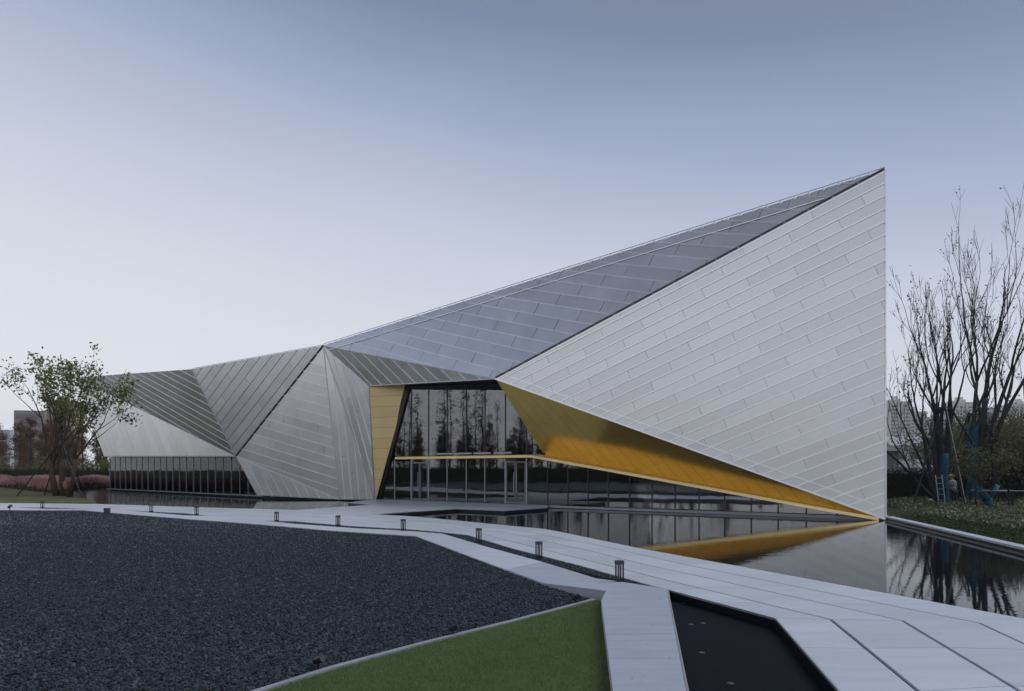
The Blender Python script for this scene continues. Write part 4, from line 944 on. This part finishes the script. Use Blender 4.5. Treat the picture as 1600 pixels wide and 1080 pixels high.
# trees left of the frame, mirrored in the glazing
used = set()
rs = np.random.RandomState(33)
for i in range(22):
    x, y = -86+rs.uniform(-8, 8), -42+i*5.0+rs.uniform(-2, 2); k = i % 2
    o = copy_tree(bps[k]) if k in used else bps[k]; used.add(k)
    place(o, (x, y, -.2), rs.uniform(0, 6), rs.uniform(.8, 1.25)); tag(o, 'bare slender tree mirrored in the entrance glazing', 'tree', 'bare trees mirrored in the glazing')
for i in range(26):
    o = copy_tree(cps[i % 3]); place(o, (-76+rs.uniform(-5, 5), -40+i*4.0+rs.uniform(-2, 2), -.2), rs.uniform(0, 6), rs.uniform(.55, .85)); tag(o, 'rusty slender tree mirrored low in the entrance glazing', 'tree', 'rusty trees mirrored in the glazing')
for i in range(22):
    o = copy_tree(bps[i % 2]); place(o, (-84+rs.uniform(-9, 9), 1+i*1.4+rs.uniform(-1.5, 1.5), -.2), rs.uniform(0, 6), rs.uniform(.9, 1.35)); tag(o, 'bare slender tree mirrored in the entrance glazing', 'tree', 'bare trees mirrored in the glazing')
for i in range(16):
    o = copy_tree(cps[i % 3]); place(o, (-79+rs.uniform(-5, 5), 0+i*2.0+rs.uniform(-1, 1), -.2), rs.uniform(0, 6), rs.uniform(.65, .95)); tag(o, 'rusty slender tree mirrored low in the entrance glazing', 'tree', 'rusty trees mirrored in the glazing')
leaf_box('hedge', (-72, 8, -.2), (2.6, 100, 2.6), 12000, .34, M['leaf_rust'], 41, 0, 'long rusty hedge mirrored in the entrance glazing')

# ---------------------------------------------------------------- far buildings
def tower(x, y, w, d, h, m, lab, rz=0.0, fl=3.0):
    t = empty('apartment_tower', (x, y, 0), rz); tag(t, lab, 'tower', 'apartment towers on the skyline')
    b = MB().box((-w*.26, 0, h*.48), (w*.46, d, h*.96)).box((w*.26, 0, h*.48), (w*.46, d, h*.96)).box((0, d*.1, h*.5), (w*.2, d*.8, h))
    b.build('wall', m, t); MB().box((0, d*.1, h+1.2), (w*.16, d*.4, 2.4)).box((-w*.3, 0, h*.96+.8), (w*.2, d*.5, 1.6)).build('roof', m, t)
    wn_ = MB()
    for k in range(int(h*.94/fl)):
        for cx, ww in ((-.42, .07), (-.31, .09), (-.17, .08), (0, .09), (.17, .08), (.31, .09), (.42, .07)):
            dy = d/2 if cx else d*.3
            wn_.box((cx*w, -dy-.03, 2+k*fl), (ww*w, .14, fl*.5))
    o = wn_.build('windows', M['window_far'], t); o['kind'] = 'stuff'
    bl_ = MB()
    for k in range(int(h*.94/fl)):
        for cx in (-.36, .36): bl_.box((cx*w, -d/2-.5, .6+k*fl), (w*.1, 1.0, .7))
    o = bl_.build('balconies', m, t); o['kind'] = 'stuff'
    return t
for i, (u, top, w, Y, m, lab) in enumerate(((1399, 624, 17, 560, 'tower', 'cream apartment tower next to the metal gable'), (1428, 640, 18, 640, 'tower', 'pale apartment tower between the gable and the first bare tree'), (1500, 625, 24, 600, 'tower', 'broad pale apartment tower seen between the two bare trees'),
                        (1560, 636, 26, 640, 'tower2', 'greyish apartment tower right of the thick bare tree'), (1592, 628, 22, 600, 'tower', 'apartment tower cut by the right edge'), (1460, 652, 20, 720, 'tower2', 'lower apartment tower behind the first bare tree'), (1532, 648, 20, 760, 'tower2', 'apartment tower behind the thick bare stem'))):
    tower((u-800)/F*Y, Y, w, 14, HC+(733-top)/F*Y, M[m], lab, rs.uniform(-.3, .1))
# white annex just behind the gable
Y = 62; t = empty('white_annex', ((1392-800)/F*Y, Y, 0)); tag(t, 'low white annex with a flat overhanging roof behind the gable', 'building')
zt = HC+(733-697)/F*Y
MB().box((-1, 2, zt-.25), (6.2, 6, .42)).build('roof', M['white_wall'], t); MB().box((-1.6, 2.4, zt-1.3), (4.6, 5, 1.7)).build('wall', M['grey_wall'], t); MB().box((-1.2, 2.2, zt-2.3), (5.6, 5.4, .24)).build('floor_slab', M['white_wall'], t); MB().box((-1.8, 2.6, .9), (4.2, 4.6, 1.8)).build('ground_storey', M['grey_wall'], t)
MB().box((.72, 1.6, zt-1.3), (.06, 1.2, 1.3)).build('window', M['window_far'], t)
Y = 125; t = empty('white_house', ((1428-800)/F*Y, Y, 0)); tag(t, 'distant white house glimpsed behind twigs right of the annex', 'house')
MB().box((0, 3, 3.2), (8, 6, 6.4)).build('wall', M['white_wall'], t); MB().hexa([(-4.5, -.6, 6.4), (4.5, -.6, 6.4), (4.5, 6.6, 6.4), (-4.5, 6.6, 6.4)], [(-4.2, 2.8, 8.2), (4.2, 2.8, 8.2), (4.2, 3.2, 8.2), (-4.2, 3.2, 8.2)]).build('roof', M['grey_wall'], t)
for k, (wx, wz_) in enumerate(((-2.4, 1.8), (0, 1.8), (2.4, 1.8), (-2.4, 4.6), (0, 4.6), (2.4, 4.6))): MB().box((wx, -.03, wz_), (1.2, .1, 1.4)).build('window', M['window_far'], t)
# tan block at the left
Y = 310; t = empty('tan_block', ((72-800)/F*Y, Y, 0), .25); tag(t, 'hazy tan office block behind the leafy tree at the left', 'building')
MB().box((-4, 0, 14), (12, 14, 28)).box((7, 2, 16.5), (11, 12, 33)).build('wall', M['tan'], t)
for k in range(7): MB().box((-4, -7.1, 4+k*3.6), (10, .3, 1.5)).build('window', M['window_far'], t); MB().box((7, -4.1, 4+k*4), (8.5, .3, 1.6)).build('window', M['window_far'], t)
Y = 420; t = empty('grey_block', ((-10-800)/F*Y, Y, 0), .2); tag(t, 'hazy grey block at the left edge of the picture', 'building')
MB().box((0, 0, 13), (24, 14, 26)).build('wall', M['tower2'], t)
for k in range(6): MB().box((0, -7.1, 4+k*3.6), (21, .3, 1.5)).build('window', M['window_far'], t)

# ---------------------------------------------------------------- gardener and his things
def skin_body(name, verts, edges, radii, m, parent, root=0, sub=2):
    me = bpy.data.meshes.new(name); me.from_pydata(verts, edges, []); me.materials.append(m)
    o = link(bpy.data.objects.new(name, me)); o.parent = parent
    sm = o.modifiers.new('skin', 'SKIN'); sm.use_smooth_shade = True
    ss = o.modifiers.new('sub', 'SUBSURF'); ss.levels = sub; ss.render_levels = sub
    d = me.skin_vertices[0].data
    for i, r_ in enumerate(radii): d[i].radius = (r_, r_) if not hasattr(r_, '__len__') else r_; d[i].use_root = (i == root)
    return o
pp_ = P(1491, 788, 39.3); person = empty('person', (pp_[0], pp_[1], 0), .15)
tag(person, 'person seen from behind in a straw hat and patterned top, bending to the tree', 'person')
bv = [(0, 0, .92), (0, .03, 1.1), (0, .08, 1.30), (0, .11, 1.42), (0, .15, 1.50), (0, .19, 1.58),      # pelvis..head base
      (.09, 0, .88), (.11, .03, .48), (.11, -.02, .08), (.11, .10, .04), (-.09, 0, .88), (-.11, -.02, .48), (-.11, -.06, .08), (-.11, .06, .04),
      (.18, .12, 1.37), (.25, .16, 1.10), (.20, .38, 1.02), (-.18, .12, 1.37), (-.24, .18, 1.10), (-.16, .40, 1.04), (.19, .45, 1.02), (-.15, .47, 1.04)]
be = [(0, 1), (1, 2), (2, 3), (3, 4), (4, 5), (0, 6), (6, 7), (7, 8), (8, 9), (0, 10), (10, 11), (11, 12), (12, 13), (3, 14), (14, 15), (15, 16), (3, 17), (17, 18), (18, 19), (16, 20), (19, 21)]
br = [(.15, .11), (.13, .10), (.16, .11), (.10, .08), .055, .07, .085, .058, .042, .035, .085, .058, .042, .035, .055, .042, .03, .055, .042, .03, (.036, .018), (.036, .018)]
skin_body('body', bv, be, br, M['skin'], person)
# head with nose and ears, five fingers per hand
hm = bpy.data.meshes.new('head'); bm = bmesh.new(); bmesh.ops.create_uvsphere(bm, u_segments=16, v_segments=12, radius=.1)
for v in bm.verts:
    v.co.z *= 1.2
    if v.co.y > .08 and abs(v.co.x) < .03 and -.03 < v.co.z < .02: v.co.y += .022
    if abs(v.co.x) > .094 and abs(v.co.z) < .04: v.co.x *= 1.14
    v.co += Vector((0, .21, 1.63))
bm.to_mesh(hm); bm.free(); hm.materials.append(M['skin']); hd = link(bpy.data.objects.new('head', hm)); hd.parent = person
for sx, hx, hz in ((1, .19, 1.02), (-1, -.15, 1.04)):
    mb = MB()
    for k in range(4):
        fx = hx+(k-1.5)*.019; L_ = (.062, .075, .07, .052)[k]
        mb.tube([(fx, .46, hz), (fx, .46+L_*.55, hz-.012), (fx, .46+L_*.85, hz-.036)], [.009, .008, .006], 6)
    mb.tube([(hx-sx*.03, .42, hz), (hx-sx*.055, .45, hz-.01), (hx-sx*.055, .48, hz-.025)], [.011, .009, .007], 6)
    mb.build('hand', M['skin'], person, True)
# clothes follow the body
skin_body('blouse', [(0, 0, .80), (0, .03, 1.1), (0, .08, 1.30), (0, .11, 1.41), (.19, .12, 1.36), (.26, .16, 1.12), (.225, .29, 1.05), (-.19, .12, 1.36), (-.25, .18, 1.12), (-.20, .30, 1.06)],
          [(0, 1), (1, 2), (2, 3), (3, 4), (4, 5), (5, 6), (3, 7), (7, 8), (8, 9)], [(.22, .17), (.185, .15), (.19, .135), (.12, .1), .075, .062, .055, .075, .062, .055], M['blouse'], person)
skin_body('trousers', [(0, 0, .90), (.10, 0, .80), (.11, .03, .48), (.11, -.01, .2), (-.10, 0, .80), (-.11, -.02, .48), (-.11, -.05, .2)], [(0, 1), (1, 2), (2, 3), (0, 4), (4, 5), (5, 6)],
          [(.165, .13), .11, .08, .066, .11, .08, .066], M['trouser'], person)
MB().tube([(0, .20, 1.66), (0, .205, 1.675), (0, .205, 1.70)], [.21, .19, .115], 18).tube([(0, .205, 1.69), (0, .21, 1.77), (0, .21, 1.81)], [.115, .10, .06], 18).build('straw_hat', M['straw'], person, True)
lp = np.array([(1468-800)/F*39.6, 39.6, 0]); t = empty('ladder', tuple(lp), .25); tag(t, 'pale metal ladder leaning on the teal wrapped tree foot beside the gardener', 'ladder')
for x in (-.02, .44): MB().bar((x, 0, -.02), (x, .25, 1.75), .035, .03).build('rail', M['lens'], t)
for k in range(5): MB().bar((0, .05+.045*k, .3+.32*k), (.43, .05+.045*k, .3+.32*k), .022, .022).build('rung', M['lens'], t)
q = G(1456, 788); mb = MB()
mb.tube([(-.3, 0, .08), (-.15, 0, .17), (.1, .03, .16), (.3, 0, .07)], [.05, .16, .15, .06], 8); o = mb.build('sack', M['bag'], None, True); o.location = tuple(q); tag(o, 'pale sack lying on the bank near the ladder', 'sack')

# ---------------------------------------------------------------- autumn haze in the air
hz = MB().box((0, 375, 39.3), (2260, 1310, 81.4)).build('haze', M['black']); hz.data.materials.clear()
hm_ = bpy.data.materials.new('haze_air'); hm_.use_nodes = True; hm_.node_tree.nodes.clear()
pv = hm_.node_tree.nodes.new('ShaderNodeVolumePrincipled'); pv.inputs['Density'].default_value = .00022; pv.inputs['Color'].default_value = (.93, .95, 1, 1); pv.inputs['Anisotropy'].default_value = .2
ho = hm_.node_tree.nodes.new('ShaderNodeOutputMaterial'); hm_.node_tree.links.new(pv.outputs[0], ho.inputs['Volume']); hz.data.materials.append(hm_)
tag(hz, 'thin pale haze that softens the distant towers', 'haze', kind='stuff')

# a few pale fallen leaves and petals on the turf, gravel and paving
rs = np.random.RandomState(77); pts_ = []
for k in range(26):
    u, v = rs.uniform(560, 930), rs.uniform(960, 1075); 
    if v > 1081-(u-410)*.274+14: q = G(u, v, -.17); pts_.append([q[0], q[1], -.160])
for k in range(16):
    u, v = rs.uniform(960, 1060), rs.uniform(930, 1075); q = G(u, v, 0); pts_.append([q[0], q[1], .006])
for k in range(40):
    u, v = rs.uniform(60, 700), rs.uniform(880, 1040); 
    if v < 1081-(u-410)*.274-20: q = G(u, v, -.15); pts_.append([q[0], q[1], -.125])
V, Fc = leaf_cloud(np.array(pts_), 1, .0, .035, rs, aspect=.6); V = V.reshape(-1, 4, 3); V[:, :, 2] = V[:, :, 2].mean(1, keepdims=True)+(V[:, :, 2]-V[:, :, 2].mean(1, keepdims=True))*.25
M['litter'] = leafmat('leaf_litter', [(.32, .26, .16), (.42, .38, .28), (.22, .15, .08), (.50, .48, .42)], .1)
tag(bobj('leaf_litter', V.reshape(-1, 3), Fc, M['litter']), 'scattered small fallen leaves on turf, gravel and walkway', 'leaves', kind='stuff')
